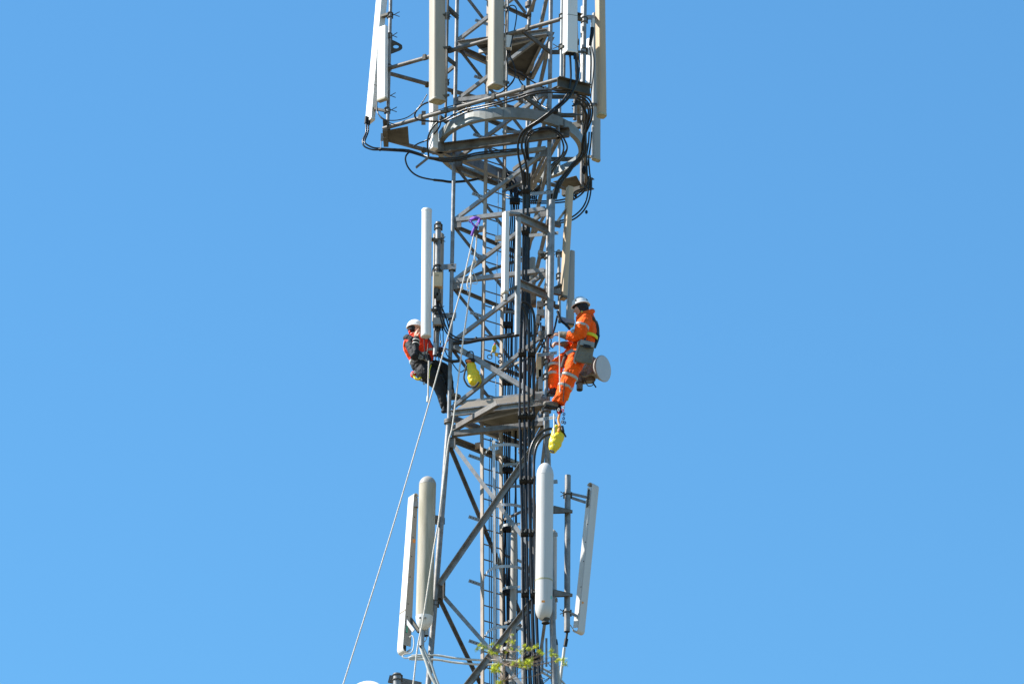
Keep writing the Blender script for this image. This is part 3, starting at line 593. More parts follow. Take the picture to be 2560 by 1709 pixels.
# ---- lower antennas
def shell(label, top, bot, Y, dl, mirror, m, stick=None):
    """trough antenna: a cover strip that curls round both ends and a plate let into its open side"""
    xl, xm, xr, yt = top; at = P(xm, yt, Y); s = -1 if mirror else 1
    b2 = P(bot[1], bot[3], Y); t = thing('trough_antenna', b2, label, 'antenna', 'panel antennas on the tower')
    ax = (at-b2); L = ax.length; ax = ax/L
    wo = abs(((xr-xm) if not mirror else (xl-xm))/175); wb = abs(((bot[2]-bot[1]) if not mirror else (bot[0]-bot[1]))/175)
    cf = V((s*1.0, .5, 0)); cf = cf-ax*cf.dot(ax); cf.normalize()           # along the open side
    cw = V(((xl-xm)/175 if not mirror else (xr-xm)/175, dl, 0))             # across the cover
    def outline(ins):
        o = []; rb, rt = wb/2, wo/2
        o.append(((wb-ins), rb)); 
        for k in range(9): a = math.pi*k/8; o.append((rb+(rb-ins)*math.cos(a), rb-(rb-ins)*math.sin(a)*1.1))
        for k in range(9): a = math.pi*(1-k/8); o.append((rt+(rt-ins)*math.cos(a), L-rt+(rt-ins)*math.sin(a)*1.1))
        return o
    o1, o2 = outline(0), outline(.008); n = len(o1); vs = []
    for cwk in (V(), cw):
        for oo in (o1, o2): vs += [b2+cf*p[0]+ax*p[1]+cwk for p in oo]
    fs = []
    for k in range(n-1):
        fs += [[k, k+1, 2*n+k+1, 2*n+k], [n+k, 3*n+k, 3*n+k+1, n+k+1], [k, n+k, n+k+1, k+1], [2*n+k, 2*n+k+1, 3*n+k+1, 3*n+k]]
    b = MB(); b.add(vs, fs); b.build('cover', m, t)
    e = MB(); q = [b2+ax*(wb*.75)+cf*.004+cw*.06, b2+ax*(wb*.75)+cf*(wb*.97)+cw*.06, b2+ax*(L-wo*.75)+cf*(wo*.97)+cw*.06, b2+ax*(L-wo*.75)+cf*.004+cw*.06]
    e.poly(q, cw.normalized()*.006).build('back_plate', GREYR if not mirror else WHITE, t)
    e = MB(); q = [b2+ax*(wb*.3)+cf*.006+cw*.75, b2+ax*(wb*.3)+cf*(wb*.9)+cw*.75, b2+ax*(L-wo*.3)+cf*(wo*.9)+cw*.75, b2+ax*(L-wo*.3)+cf*.006+cw*.75]
    e.poly(q, cw.normalized()*.006).build('inner_plate', STEELD, t)
    cn = cf.cross(ax); cn = cn if cn.y < 0 else -cn
    for k in (.12, .22, .3, .47, .6, .72, .85): sub(t, 'rivet', DARK, lambda q_: q_.tube([b2+ax*(L*k)+cf*(wb*.3)+cw*.055, b2+ax*(L*k)+cf*(wb*.3)+cw*.03], .008, 6))
    if stick is not None:
        sub(t, 'sticker', STICK, lambda q_: q_.box(b2+ax*(L*stick)+cf*(wb*.45)+cw*.05, cf*.02, ax*.028, cn*.001))
    return t, b2, at, ax, L, cf, cw
t, b2, at, ax, L, cf, cw = shell('leaning white trough antenna, open side showing, left of mossy tube', (1021, 1035, 1048, 1231), (992, 1006, 1029, 1626), -.22, .13, False, WHITE, .70)
sub(t, 'joint_band', TIMB, lambda q: q.bar(b2+ax*(L*.257)-cw*.04-cf*.003, b2+ax*(L*.257)+cw*1.02-cf*.003, .004, .02))
sub(t, 'bracket_arm', STEELG, lambda q: q.bar(P(1015, 1550, -.2), P(1034, 1576, -.3), .012, .05)); sub(t, 'bracket_arm', STEELD, lambda q: q.bar(P(1026, 1546, -.15), P(1048, 1578, -.3), .03, .05)); sub(t, 'bracket_arm', STEEL, lambda q: q.box(P(1040, 1261, -.2), V((.03, 0, 0)), V((0, .03, 0)), V((0, 0, .04))))
sub(t, 'green_mark', GREENS, lambda q: q.box(b2+ax*(L*.14)+cf*.05+cw*.04, cf*.012, ax*.05, V((0, -.001, 0))))
t, a, b, r = cyl('weathered mossy tube antenna with white end domes at lower left', (1069.5, 1191), (1060, 1574), 42, -.38, MOSS, .13, .20, GREYR, WHITE)
for x in (1050.5, 1063): sub(t, 'plug', STEELG, lambda q: (q.tube([P(x, 1543, -.38-.115), P(x, 1543.3, -.38-.128)], .016, 12)))
sub(t, 'tail_tube', STEELG, lambda q: q.tube([P(1055, 1570, -.36), P(1054, 1614, -.36)], px(6.5), 16)); sub(t, 'tail_tube', STEELG, lambda q: q.tube([P(1065, 1568, -.33), P(1065, 1588, -.33)], px(7), 16)); sub(t, 'tube_mouth', DARK, lambda q: q.tube([P(1065, 1588, -.33), P(1065, 1589, -.33)], px(6.4), 16))
for y, x in ((1300, 1101), (1508, 1087)): ubolt(t, x, y, -.16 if y < 1400 else -.2, 7.5, 2); sub(t, 'stand_off', STEELB, lambda q: q.bar(P(x-14, y-2, -.3), P(x-4, y, -.2), .05, .12))
t, a, b, r = cyl('big white capsule antenna with moss band before the right leg', (1363, 1157), (1359, 1551), 42, -1.0, OFFW, .20, .20, OFFW, OFFW, band=.245)
sub(t, 'base_collar', STEELD, lambda q: q.tube([P(1364, 1546, -1.0), P(1364, 1551, -1.0), P(1364, 1557, -1.0)], [px(11), px(8), px(10)], 20)); sub(t, 'tube_mouth', DARK, lambda q: q.tube([P(1364, 1557, -1.0), P(1364, 1557.5, -1.0)], px(9), 20))
sub(t, 'sticker', STICK, lambda q: q.box(P(1358, 1502, -1.124), V((.022, 0, 0)), V((0, .002, 0)), V((0, 0, .014)))); sub(t, 'green_mark', GREENS, lambda q: q.box(P(1378, 1492, -1.066), V((.007, .007, 0)), V((.001, -.001, 0)), V((0, 0, .022))))
sub(t, 'stand_off', STEELB, lambda q: (q.bar(P(1360, 1240, -.9), P(1366, 1240, -.65), .06, .06))); sub(t, 'stand_off', STEELB, lambda q: (q.bar(P(1360, 1480, -.9), P(1372, 1480, -.7), .06, .06)))
t, a, b, r = cyl('slim white tube antenna half hidden behind the white capsule', (1382, 1323), (1381, 1552), 21, -.35, OFFW, .08, .06, group='tube antennas on the tower')
t, a, b, r = cyl('pale grey tube antenna deep inside the lower tower', (1286, 1308), (1279, 1760), 16, .15, GREYR, .0, .0, group='tube antennas on the tower')
t = bigpole('tall thick grey pole between white capsule and leaning trough antenna', (1419.5, 1188), (1417.5, 1578), 15, -.55, STEEL)
for y0, y1 in ((1258, 1284), (1467, 1488)):
    a_ = P(1384, y0+6, -.78); b_ = P(1426, y1-3, -.58); z_ = a_.z
    sub(t, 'bracket_plate', STEELD, lambda q: q.poly([V((a_.x, a_.y, z_)), V((b_.x+.03, b_.y-.05, z_)), V((b_.x+.03, b_.y+.05, z_)), V((a_.x-.02, a_.y+.28, z_))], (0, 0, .008)))
    sub(t, 'bracket_edge', STEELB, lambda q: q.poly([V((a_.x, a_.y, z_)), V((b_.x+.03, b_.y-.05, z_)), V((b_.x+.03, b_.y-.05, z_-.02)), V((a_.x, a_.y, z_-.10))], (0, .006, 0)))
for y in (1204, 1336, 1500): sub(t, 'tie_plate', STEELG, lambda q: (q.bar(P(1380, y, -.6), P(1394, y-1, -.6), .006, .06)))
t5, b2, at, ax, L, cf, cw = shell('leaning white trough antenna on arms, far right of lower tower', (1467, 1482, 1498, 1205), (1429, 1445, 1459, 1578), -.52, .11, True, OFFW, None)
sub(t5, 'sticker', STICK, lambda q: q.box(P(1457, 1505, -.50), V((.012, .008, 0)), V((.001, -.001, 0)), V((0, 0, .014))))
for (x0, y0, x1, y1) in ((1430, 1234, 1474, 1244), (1430, 1244, 1464, 1255), (1424, 1530, 1444, 1540)): sub(t5, 'bracket_arm', STEEL, lambda q: q.bar(P(x0, y0, -.55), P(x1, y1, -.5), .02, .035))
for y in (1236, 1530): ubolt(t5, 1419.5-(y-1188)*.004, y, -.55, 7.5, 1, ext=-18)
sub(t5, 'pivot_plate', STEELD, lambda q: q.box(P(1470, 1245, -.5), V((.012, 0, 0)), V((0, .03, 0)), ax*.13))
for (x, y0, y1) in ((1356, 1600, 1680), (1366, 1594, 1665)):
    t = thing('steel_strap', P(x, y1, -.75), 'upright rounded steel strap, %s by right leg base' % ('left one' if x == 1356 else 'right one'), 'bracket'); sub(t, 'strap', STEEL, lambda q: q.bar(P(x, y0, -.75), P(x, y1, -.75), .03, .008, up=(0, 1, 0)))
# bottom left: pole top, clamp and white drum
t = bigpole('steel pole top peeking in at the bottom left edge', (993, 1683), (992, 1790), 20, -.3, STEEL); t['group'] = 'short antenna poles'
sub(t, 'cross_channel', STEELB, lambda q: q.channel(P(972, 1694, -.12), P(1052, 1712, -.12), .10, .05, .008)); ubolt(t, 993, 1693, -.3, 10, 2)
t = thing('drum_antenna', P(918, 1780, -.4), 'top of a white round drum antenna at the bottom edge', 'dish antenna')
c = P(919, 1771, -.4); d = V((-.45, -.89, -.0)).normalized(); MB().tube([c-d*.12, c-d*.10, c+d*.1, c+d*.13, c+d*.15], [px(55), px(66), px(66), px(62), px(40)], 40).build('drum', WHITE, t)
sub(t, 'stand_off', STEEL, lambda q: q.bar(c, P(990, 1775, -.3), .05, .05))
# bottom conduits sweeping across
# ================================================================== CABLES
def cable(l, r, label, group='black feeder cables', Y=0.0, m=None, name='feeder_cable', n=6, cat='cable', seg=8):
    o = MB().tube(cr(pts3(l, Y), n), px(r), seg).build(name, m or BLACK); return tag(o, label, cat, group)
def off(l, dx, dy, dY=0):
    return [(q[0]+dx, q[1]+dy)+((q[2]+dY,) if len(q) == 3 else ()) for q in l]
A = [(915.5, 303, .2), (915, 330), (907, 352), (911, 366), (930, 374), (950, 375, .05), (985, 377), (1020, 380), (1055, 390, -.15), (1075, 397), (1110, 401, -.35), (1150, 398), (1190, 388), (1240, 382, -.6), (1298, 377, -.75)]
cable(A, 2.3, 'outer cable of the pair curving under the ring from far left antenna')
A = [(921.5, 305, .2), (920, 330), (912, 352), (915, 360), (932, 369), (950, 371, .05), (985, 373), (1020, 375.5), (1055, 386, -.18), (1075, 393), (1110, 396, -.38), (1150, 393), (1190, 383), (1240, 377, -.63), (1298, 372, -.78)]
cable(A, 2.3, 'inner cable of the pair curving under the ring from far left antenna')
A = [(1075, 395, -.3), (1110, 403), (1150, 400, -.3), (1190, 392), (1225, 385, .1)]
cable(A, 3.2, 'fat taped cable bundle passing under the chord beam')
A = [(943, 254, -.1), (942, 270), (944, 282), (952, 292), (966, 300), (990, 301), (1015, 295), (1035, 282), (1052, 262), (1068, 236, -.5)]
cable(A, 1.3, 'thin cable sagging from short white panel to big cream panel', 'thin black jumper cables')
A = [(942, 262, -.1), (946, 286), (958, 299), (985, 311), (1005, 312), (1030, 304), (1055, 291, -.45), (1100, 274), (1140, 262, -.75), (1170, 256), (1225, 245, -1.05), (1258, 228), (1280, 208), (1288, 192, -1.15)]
cable(A, 1.3, 'thin cable running up along the top of the frame tube', 'thin black jumper cables')
A = [(1070, 256, -.82), (1055, 263), (1042, 276), (1037, 288), (1042, 298), (1060, 302), (1095, 304, -.6), (1112, 299), (1140, 284), (1165, 273, -.95), (1200, 266), (1240, 257, -1.3), (1290, 242), (1330, 230, -1.6), (1370, 225), (1410, 227, -1.78), (1432, 231)]
cable(A, 2.3, 'upper of the cable pair arching before the ring')
A = [(1108, 303, -.65), (1120, 301), (1145, 290), (1170, 279, -.97), (1200, 272), (1240, 263, -1.32), (1290, 249), (1330, 236, -1.6), (1370, 231), (1408, 233, -1.75), (1445, 234, -1.7)]
cable(A, 2.3, 'lower of the cable pair arching before the ring')
A = [(1108, 303, -.62), (1092, 308), (1078, 325), (1070, 345), (1069, 370), (1072, 392, -.32)]
cable(A, 2.3, 'cable dropping in an arc over the left end of the ring')
A = [(1102, 306, -.62), (1098, 318), (1085, 335), (1068, 350), (1048, 358), (1034, 366, -.2)]
cable(A, 1.9, 'cable crossing behind that arc towards the left tube')
A = [(1023, 380, .0), (1015, 390), (1014, 402), (1020, 418), (1033, 433), (1052, 443), (1080, 449, .1), (1105, 452)]
cable(A, 2.2, 'lone cable looping low below the left end of the ring'); cable([(1085, 450, .1), (1105, 452), (1130, 455), (1170, 452), (1200, 446, .5)], 3.3, 'fat taped end of the low loop behind the left leg')
A = [(1425, 138, -1.8), (1426.5, 165), (1427, 195), (1423, 222), (1411, 247), (1390, 267), (1372, 282, -1.75), (1345, 302), (1318, 319, -1.5), (1303, 335), (1296, 355), (1295, 380), (1300, 410, -1.1), (1306, 440), (1308.5, 475, -.9), (1308.5, 560), (1307.5, 640, -.75), (1306, 720), (1302, 790, -.7), (1300.5, 850), (1300, 940, -.75), (1299, 1034), (1302, 1195, -.78), (1306, 1330), (1307, 1480, -.85), (1311, 1600), (1316, 1720), (1320, 1800, -.9)]
cable(A, 2.9, 'outermost left of the four thick front feeder cables, looped at the top')
A = [(1437, 142, -1.8), (1443, 162), (1445, 188), (1438, 216), (1424, 242), (1400, 266), (1377, 284, -1.75), (1352, 303), (1324, 320, -1.5), (1311, 335), (1305, 355), (1305, 372), (1311, 390), (1316, 415, -1.1), (1319, 440), (1319.5, 475, -.9), (1319, 560), (1316.5, 640, -.75), (1314, 720), (1311, 790, -.7), (1311, 850), (1311, 940, -.75), (1311, 1034), (1314, 1195, -.78), (1317, 1330), (1319, 1480, -.85), (1323, 1600), (1328, 1720), (1332, 1800, -.9)]
cable(A, 3.1, 'second from left of the four thick front feeder cables')
A = [(1318, 400, -1.1), (1314, 375), (1314, 350, -1.25), (1322, 332), (1338, 324), (1365, 320, -1.35), (1388, 325), (1404, 338), (1413, 353, -1.2), (1418, 368), (1413, 386), (1402, 400), (1388, 416, -.4), (1378, 435), (1368, 448, .1)]
cable(A, 2.3, 'outer cable of the horseshoe loop hung under the ring')
A = [(1323, 402, -1.1), (1319, 378), (1319, 356, -1.25), (1327, 338), (1343, 328), (1368, 324, -1.35), (1388, 330), (1402, 345), (1408, 360, -1.2), (1409, 374), (1403, 392), (1392, 405), (1380, 420, -.4), (1368, 442, .1)]
cable(A, 2.3, 'inner cable of the horseshoe loop hung under the ring')
cable([(1346, 322.5, -1.34), (1366, 318.5), (1388, 324, -1.33)], 3.4, 'taped crown of the horseshoe cable loop')
A = [(1335, 243, -1.3), (1352, 262), (1372, 273), (1388, 279, -1.7), (1405, 284), (1430, 287), (1455, 287, -1.2)]
cable(A, 1.9, 'short cable crossing the tied knot behind the right arch')
t = tag(MB().ell(P(1388, 278, -1.74), (.05, .04, .05)).build('cable_knot', RUB), 'black tape knot where cables cross before the ring', 'cable tie')
for i, (dx, l, lab) in enumerate(((0, [(1447, 236, -1.6), (1462, 241), (1475, 252), (1481, 270, -1.4), (1480, 292), (1474, 312), (1464, 335, -1.2), (1459, 358), (1458, 385), (1452, 398, -1.0), (1438, 410), (1424, 428), (1407, 452), (1396, 475), (1390, 498, -.86)], 'outermost of three cables rounding the right corner'),
        (0, [(1446, 241, -1.6), (1459, 246), (1470, 257), (1475.5, 273, -1.4), (1475, 292), (1469, 312), (1460, 335, -1.2), (1455, 360), (1454, 380), (1447, 395, -1.0), (1432, 408), (1417, 428), (1400, 452), (1391, 475), (1386, 499, -.86)], 'middle of three cables rounding the right corner'),
        (0, [(1444, 246, -1.6), (1456, 252), (1466, 262), (1471, 276, -1.4), (1470, 295), (1466, 315), (1463, 340, -1.2), (1465, 370), (1462, 386), (1445, 400, -1.0), (1428, 414), (1411, 434), (1394, 455), (1386, 478), (1382, 500, -.86)], 'innermost of three cables rounding the right corner'))):
    cable(l, 2.3, lab)
for l, lab in (([(1479, 330, -.6), (1477, 360), (1472, 395), (1474, 430), (1478, 460, -.4), (1474, 495), (1463, 521), (1446, 540), (1425, 552), (1395, 558, -.3)], 'outer cable of the wide drooping loop below right corner'),
               ([(1473, 330, -.6), (1471, 360), (1466, 395), (1467, 430), (1471, 460, -.4), (1468, 492), (1458, 517), (1440, 536), (1420, 547), (1390, 554, -.3)], 'inner cable of the wide drooping loop below right corner'),
               ([(1472, 440, -.3), (1470, 460), (1460, 472), (1445, 484), (1425, 494), (1395, 501), (1350, 503), (1310, 500, .2), (1262, 486, .5)], 'upper cable swung from right corner back to the tower core'),
               ([(1469, 455, -.3), (1463, 474), (1448, 490), (1425, 502), (1390, 507), (1350, 508), (1310, 505, .2), (1258, 492, .5)], 'lower cable swung from right corner back to the tower core'),
               ([(1466, 470, -.2), (1440, 478), (1432, 490), (1436, 500, -.2)], 'short cable hook behind the top of the leaning cream antenna')):
    cable(l, 2.1, lab)
rj = random.Random(2)
for i in range(5):
    j = [rj.uniform(-1.3, 1.3) for _ in range(20)]
    l = [(1222+5*i, 436-3*i, .7), (1245+4*i, 424+2*i), (1262+3*i, 428+2*i), (1272+3.5*i, 448), (1275+4.5*i, 480, .45), (1277+4.8*i, 505), (1277+4.6*i, 540, .32), (1274+4.6*i, 600), (1270+4.5*i, 680), (1266+4.4*i, 760, .25), (1262+4.8*i, 860), (1259+5.2*i, 960, .25), (1257+5*i, 1080), (1256+4.4*i, 1200, .25), (1257+4.2*i, 1340), (1258+4.1*i, 1480, .2), (1259+4*i, 1640), (1260+4*i, 1800, .2)]
    l = [(q[0]+j[k],)+tuple(q[1:]) for k, q in enumerate(l)]
    cable(l, 1.9, 'black cable in the bundle beside the ladder, %s from the left' % ['first', 'second', 'third', 'fourth', 'fifth'][i], 'black cables of the bundle beside the ladder')
for i in range(5):
    l = [(1205+10*i, 452+2*i, .6), (1235+3*i, 462-3*i, .8), (1262, 470-3*i), (1300, 486-4*i, .6), (1345-4*i, 500-6*i, .3)]
    cable(l, 1.7, 'cable slung through the back of the ring, %s down' % ['top', 'second', 'third', 'fourth', 'lowest'][i], 'cables through the back of the ring')
for i in range(4):
    l = [(1418-7*i, 372+8*i, -.5), (1402-8*i, 398+5*i), (1385-8*i, 425+5*i, -.1), (1366-6*i, 455+3*i), (1345-5*i, 482, .3), (1338-5*i, 510)]
    cable(l, 1.9, 'cable slanting down inside the right of the ring, %s' % ['highest', 'second', 'third', 'lowest'][i], 'cables slanting inside the ring')
for i in range(6):
    x = 1296+6.5*i
    l = [(1305+4*i, 425+2*i, -.5), (1309+3*i, 470), (1312+2.4*i, 560, -.3), (1310+2.5*i, 700), (1306+4.5*i, 800, -.25), (1304+5.5*i, 900), (1303+6*i, 1040, -.2), (1306+5.5*i, 1200), (1309+5*i, 1400, -.25), (1314+5.5*i, 1600), (1320+5.5*i, 1800, -.3)]
    cable(l, 2.0, 'dark cable behind the thick front feeders, %s from left' % ['first', 'second', 'third', 'fourth', 'fifth', 'sixth'][i], 'dark cables behind the front feeders')
A = [(1304, 755, -.85), (1313, 756), (1323, 762), (1331, 775), (1336, 800, -.8), (1336, 850, -.75), (1335, 940), (1334, 1034), (1334.5, 1195, -.5), (1336, 1330), (1339, 1480, -.7), (1343, 1600), (1349, 1720), (1353, 1800, -.8)]
cable(A, 3.4, 'rightmost of the four thick front feeder cables, hooked at its top')
A = [(1306, 765, -.85), (1313, 780), (1320, 805), (1322.5, 850, -.75), (1322, 940), (1322, 1034), (1324, 1195, -.5), (1327, 1330), (1331, 1480, -.75), (1334, 1600), (1339, 1720), (1343, 1800, -.85)]
cable(A, 3.3, 'third from left of the four thick front feeder cables')
A = [(1380, 1071, -.85), (1366, 1073), (1350, 1083), (1337, 1098), (1328, 1118), (1323, 1145, -.85), (1322, 1195), (1325, 1330), (1330, 1480, -.9), (1333, 1600), (1338, 1720, -.95)]
cable(A, 3.5, 'thick cable bending left off the right leg, outer of two')
A = [(1384, 1085, -.9), (1368, 1087), (1354, 1096), (1344, 1110), (1338, 1128), (1335, 1155, -.88), (1335, 1195), (1337, 1330), (1340, 1480, -.95), (1344, 1600), (1350, 1720, -1.0)]
cable(A, 3.5, 'thick cable bending left off the right leg, inner of two')
for y, xs, Y in ((470, (1309, 1320), -.95), (573, (1308, 1318), -.9), (878, (1300, 1311), -.78), (878, (1323, 1335), -.78), (1034, (1299, 1311), -.8), (1034, (1322, 1334), -.8), (1195, (1302, 1314), -.84), (1195, (1323, 1335), -.9), (1327, (1306, 1317), -.85), (1327, (1326, 1337), -.92), (1478, (1307, 1319), -.9), (1478, (1331, 1340), -.97), (1635, (1312, 1324), -.92), (1635, (1336, 1346), -1.0)):
    e = MB()
    c0_, c1_ = P(xs[0], y, Y), P(xs[1], y, Y)
    t = thing('cable_clamp', c0_, 'double clamp on the %s pair of front feeders, %s' % ('left' if xs[0] < 1320 else 'right', {470: 'highest', 573: 'below upper cross arm', 878: 'level with yellow bag', 1034: 'at the platform', 1195: 'beside capsule top', 1327: 'beside capsule middle', 1478: 'beside capsule foot', 1635: 'among the buds'}[y]), 'cable clamp', 'black clamps on the front feeder cables')
    sub(t, 'clamp_body', RUB, lambda q: q.tube([P(xs[0]-4, y+6, Y+.03), P(xs[1]+4, y+6, Y+.03)], .05, 8))
    for x in xs: sub(t, 'band', RUB, lambda q: q.tube([P(x, y-5, Y), P(x, y+5, Y)], px(4.6), 12))
    sub(t, 'bolt', STEELG, lambda q: q.tube([P((xs[0]+xs[1])/2, y, Y-.02), P((xs[0]+xs[1])/2, y+.2, Y-.05)], .012, 8))
for y in (503, 812, 955, 1175, 1322, 1480, 1625):
    x0 = 1279 if y < 600 else 1262; t = thing('bundle_clamp', P(x0, y, .2), 'black block clamping the ladder cable bundle, %s' % {503: 'topmost', 812: 'level with the red vest', 955: 'above the platform', 1175: 'under the platform', 1322: 'halfway down the lower tower', 1480: 'above the green buds', 1625: 'lowest'}[y], 'cable clamp', 'clamps on the ladder cable bundle')
    sub(t, 'clamp_body', RUB, lambda q: q.box(P(x0+(8 if y < 600 else 8), y, .22), V((.075, 0, 0)), V((0, .045, 0)), V((0, 0, .035))))
for i, (x, m_, r_, lab) in enumerate(((1224, BLACK, 1.2, 'thin black cable just left of the cage strap'), (1229, BLACK, 1.5, 'second thin black cable left of the cage strap'), (1241, BLACK, 1.3, 'thin black cable right of the cage strap'), (1245, GREYC, 1.0, 'thin pale cable right of the cage strap'))):
    cable([(x+2, 1095, .3), (x-1, 1200), (x-1, 1340), (x-.5, 1500), (x, 1640), (x+1, 1800, .3)], r_, lab, 'thin cables behind the ladder', m=m_)
cable([(1246, 430, .1), (1245, 560), (1242, 700), (1240, 830), (1239, 870), (1240, 1000, .1)], .9, 'thin steel safety wire running down inside the ladder', 'wires', m=STEELG, name='safety_wire', cat='wire')
cable([(1283, 1040, .2), (1286, 1110), (1290, 1130), (1289, 1210), (1282, 1330, .2)], .9, 'thin black wire dangling below the platform', 'wires')
# left middle jumpers
for l, r_, lab in (([(1094, 722, -.26), (1096, 760), (1104, 785), (1112, 810), (1122, 830), (1135, 840), (1152, 846), (1190, 846, -.4), (1240, 840), (1296, 830, -.7)], 2.0, 'upper cable swinging from left pole across to the tower core'),
        ([(1091, 722, -.26), (1092, 760), (1100, 790), (1108, 815), (1117, 832), (1130, 845), (1150, 851), (1190, 850, -.4), (1240, 844), (1296, 834, -.7)], 2.0, 'lower cable swinging from left pole across to the tower core'),
        ([(1098, 722, -.26), (1100, 755), (1108, 776), (1117, 800), (1123, 822, -.2)], 1.8, 'short cable on the right of the swinging pair'),
        ([(1134, 857, -.3), (1165, 856), (1200, 849, -.45), (1250, 843), (1300, 836, -.72)], 4.6, 'fat black cable bundle crossing level with the red vest'),
        ([(1094, 884, -.3), (1104, 893), (1118, 900), (1134, 903), (1152, 901, -.35)], 4.0, 'fat cable behind the left leg at vest height'),
        ([(1130, 906, -.3), (1138, 918), (1148, 929), (1156, 928), (1163, 922, -.35)], 1.4, 'thin cable loop beside the hanging yellow bag'),
        ([(1060, 846, -.3), (1061, 865), (1063, 885), (1069, 900), (1072, 906, -.35)], 1.3, 'left pigtail under the bright tube antenna'),
        ([(1071, 846, -.3), (1070, 865), (1068, 885), (1071, 898), (1076, 904, -.35)], 1.3, 'right pigtail under the bright tube antenna'),
        ([(1086, 826, -.24), (1086, 850), (1090, 868), (1097, 880), (1108, 890, -.25)], 1.5, 'black jumper curving under the white radio box'),
        ([(1108, 826, -.24), (1108, 850), (1111, 870), (1118, 888), (1128, 896, -.25)], 1.3, 'black jumper right of the white radio box'),
        ([(1099, 826, -.24), (1101, 845), (1100, 862), (1104, 878, -.25)], 1.0, 'short black jumper between the two longer ones'),
        ([(1103, 852, -.22), (1098, 872), (1092, 888), (1088, 898), (1097, 902), (1096, 888, -.3)], 1.3, 'curled jumper at the foot of the left pole'),
        ([(1094, 662, -.3), (1085, 668), (1081, 676), (1080, 690, -.3)], 1.2, 'upper thin lead off the beige box'), ([(1097, 662, -.3), (1098, 670), (1098, 684, -.3)], 1.6, 'thick lead into the top of the beige box')):
    cable(l, r_, lab, 'black jumper cables on the left')
for l, r_, lab in (([(1356, 835, -.55), (1352, 850), (1354, 863), (1364, 870), (1376, 871, -.6)], 1.6, 'black loop under the right pole end'), ([(1366, 840, -.8), (1362, 855), (1355, 865), (1350, 880, -.5)], 1.5, 'jumper dropping left from right pole'), ([(1372, 840, -.85), (1378, 850), (1376, 864), (1382, 870, -.7)], 1.4, 'jumper by the hands of the orange worker'),
        ([(1380, 840, -.8), (1386, 822), (1390, 805), (1393, 790, -.5)], 2.4, 'dark cable rising above the worker glove'), ([(1394, 778, -.5), (1402, 800), (1416, 812), (1424, 822, -.6)], 3.5, 'fat dark cable behind the orange sleeve'),
        ([(1352, 806, -.45), (1352, 830), (1356, 850), (1362, 862, -.5)], 1.8, 'dark jumper down from the filter boxes'), ([(1345, 868, -.3), (1352, 862), (1360, 858), (1368, 868, -.4)], 1.3, 'small arch of cable at the right leg'),
        ([(1335, 960, -.3), (1342, 900), (1350, 875), (1358, 862, -.45)], 2.2, 'dark cable climbing inside the right leg'), ([(1344, 1000, -.3), (1348, 940), (1356, 890), (1362, 872, -.45)], 1.8, 'second dark cable climbing inside the right leg'),
        ([(1308, 800, -.4), (1322, 838), (1345, 833), (1358, 834, -.5)], 2.6, 'fat cable crossing behind the front feeders'), ([(1474, 946, -.1), (1482, 956), (1490, 968, -.1)], 1.8, 'stub of cable under the small dish'),
        ([(1312, 768, -.5), (1316, 810), (1312, 860), (1316, 900, -.5)], 1.8, 'wavy cable between the front feeders'), ([(1328, 830, -.4), (1322, 870), (1330, 900), (1326, 960, -.4)], 1.8, 'wavy cable right of the front feeders')):
    cable(l, r_, lab, 'black jumper cables on the right')
cable([(1265, 84, -1.15), (1266, 60), (1266, 35), (1270, 20), (1279, 14), (1288, 17), (1292, 28), (1291, 45), (1287, 70), (1281, 95), (1276, 118, -1.18)], 1.5, 'tall hairpin loop of cable above the small white box', 'thin black jumper cables')
cable([(1269, 132, -1.12), (1267, 150), (1270, 165), (1280, 176), (1300, 184), (1325, 200), (1345, 212), (1360, 220, -.9)], 2.0, 'thick cable from the small white box down to the ring', 'thin black jumper cables')
cable([(1274, 132, -1.12), (1277, 145), (1284, 160), (1288, 178), (1286, 195), (1272, 215), (1255, 230), (1240, 236, -1.1)], 1.4, 'thin cable from the small white box back to the tube', 'thin black jumper cables')
cable([(1294, 190, -1.0), (1300, 203), (1310, 216), (1320, 222, -1.0)], 1.8, 'short cable tail dropping to the frame tube', 'thin black jumper cables')
for i, l in enumerate(([(1474, 118, -1.2), (1478, 150), (1477, 180), (1474, 215), (1474, 240, -1.2)], [(1480, 118, -1.2), (1485, 150), (1484, 180), (1480, 215), (1476, 245, -1.2)], [(1448, 150, -1.3), (1450, 165), (1447, 190), (1450, 210, -1.3)])):
    cable(l, 1.5, ['black lead down the right corner pole', 'outer black lead down the right corner pole', 'short lead below the white box antenna'][i], 'thin black jumper cables')
t = thing('tape_wrap', P(1458, 430, -.4), 'messy black tape lump on the right corner cables', 'cable tie'); sub(t, 'wrap', RUB, lambda q: q.ell(P(1460, 425, -.4), (.035, .03, .07))); 
for (x, y, Y, lab) in ((950, 373.5, .05, 'by the left bracket'), (1022, 378, 0, 'where the low loop starts'), (1100, 303, -.6, 'above the ring end'), (1172, 277, -.98, 'left of the ring crown'), (1298, 246, -1.33, 'right of the ring crown'), (1444, 235, -1.62, 'at the right corner'), (1462, 388, -1.0, 'low at right of the ring'), (1466, 530, -.35, 'on the drooping loop'), (1439, 490, -.2, 'behind the leaning antenna'), (1190, 846, -.42, 'on the swinging pair'), (1286, 836, -.66, 'near the core')):
    t = tag(MB().ell(P(x, y, Y), (.022, .026, .03), seg=8, rings=5).build('cable_tie', RUB), 'small black tie round cables '+lab, 'cable tie', 'black cable ties')
words = ('first', 'second', 'third', 'fourth', 'fifth')
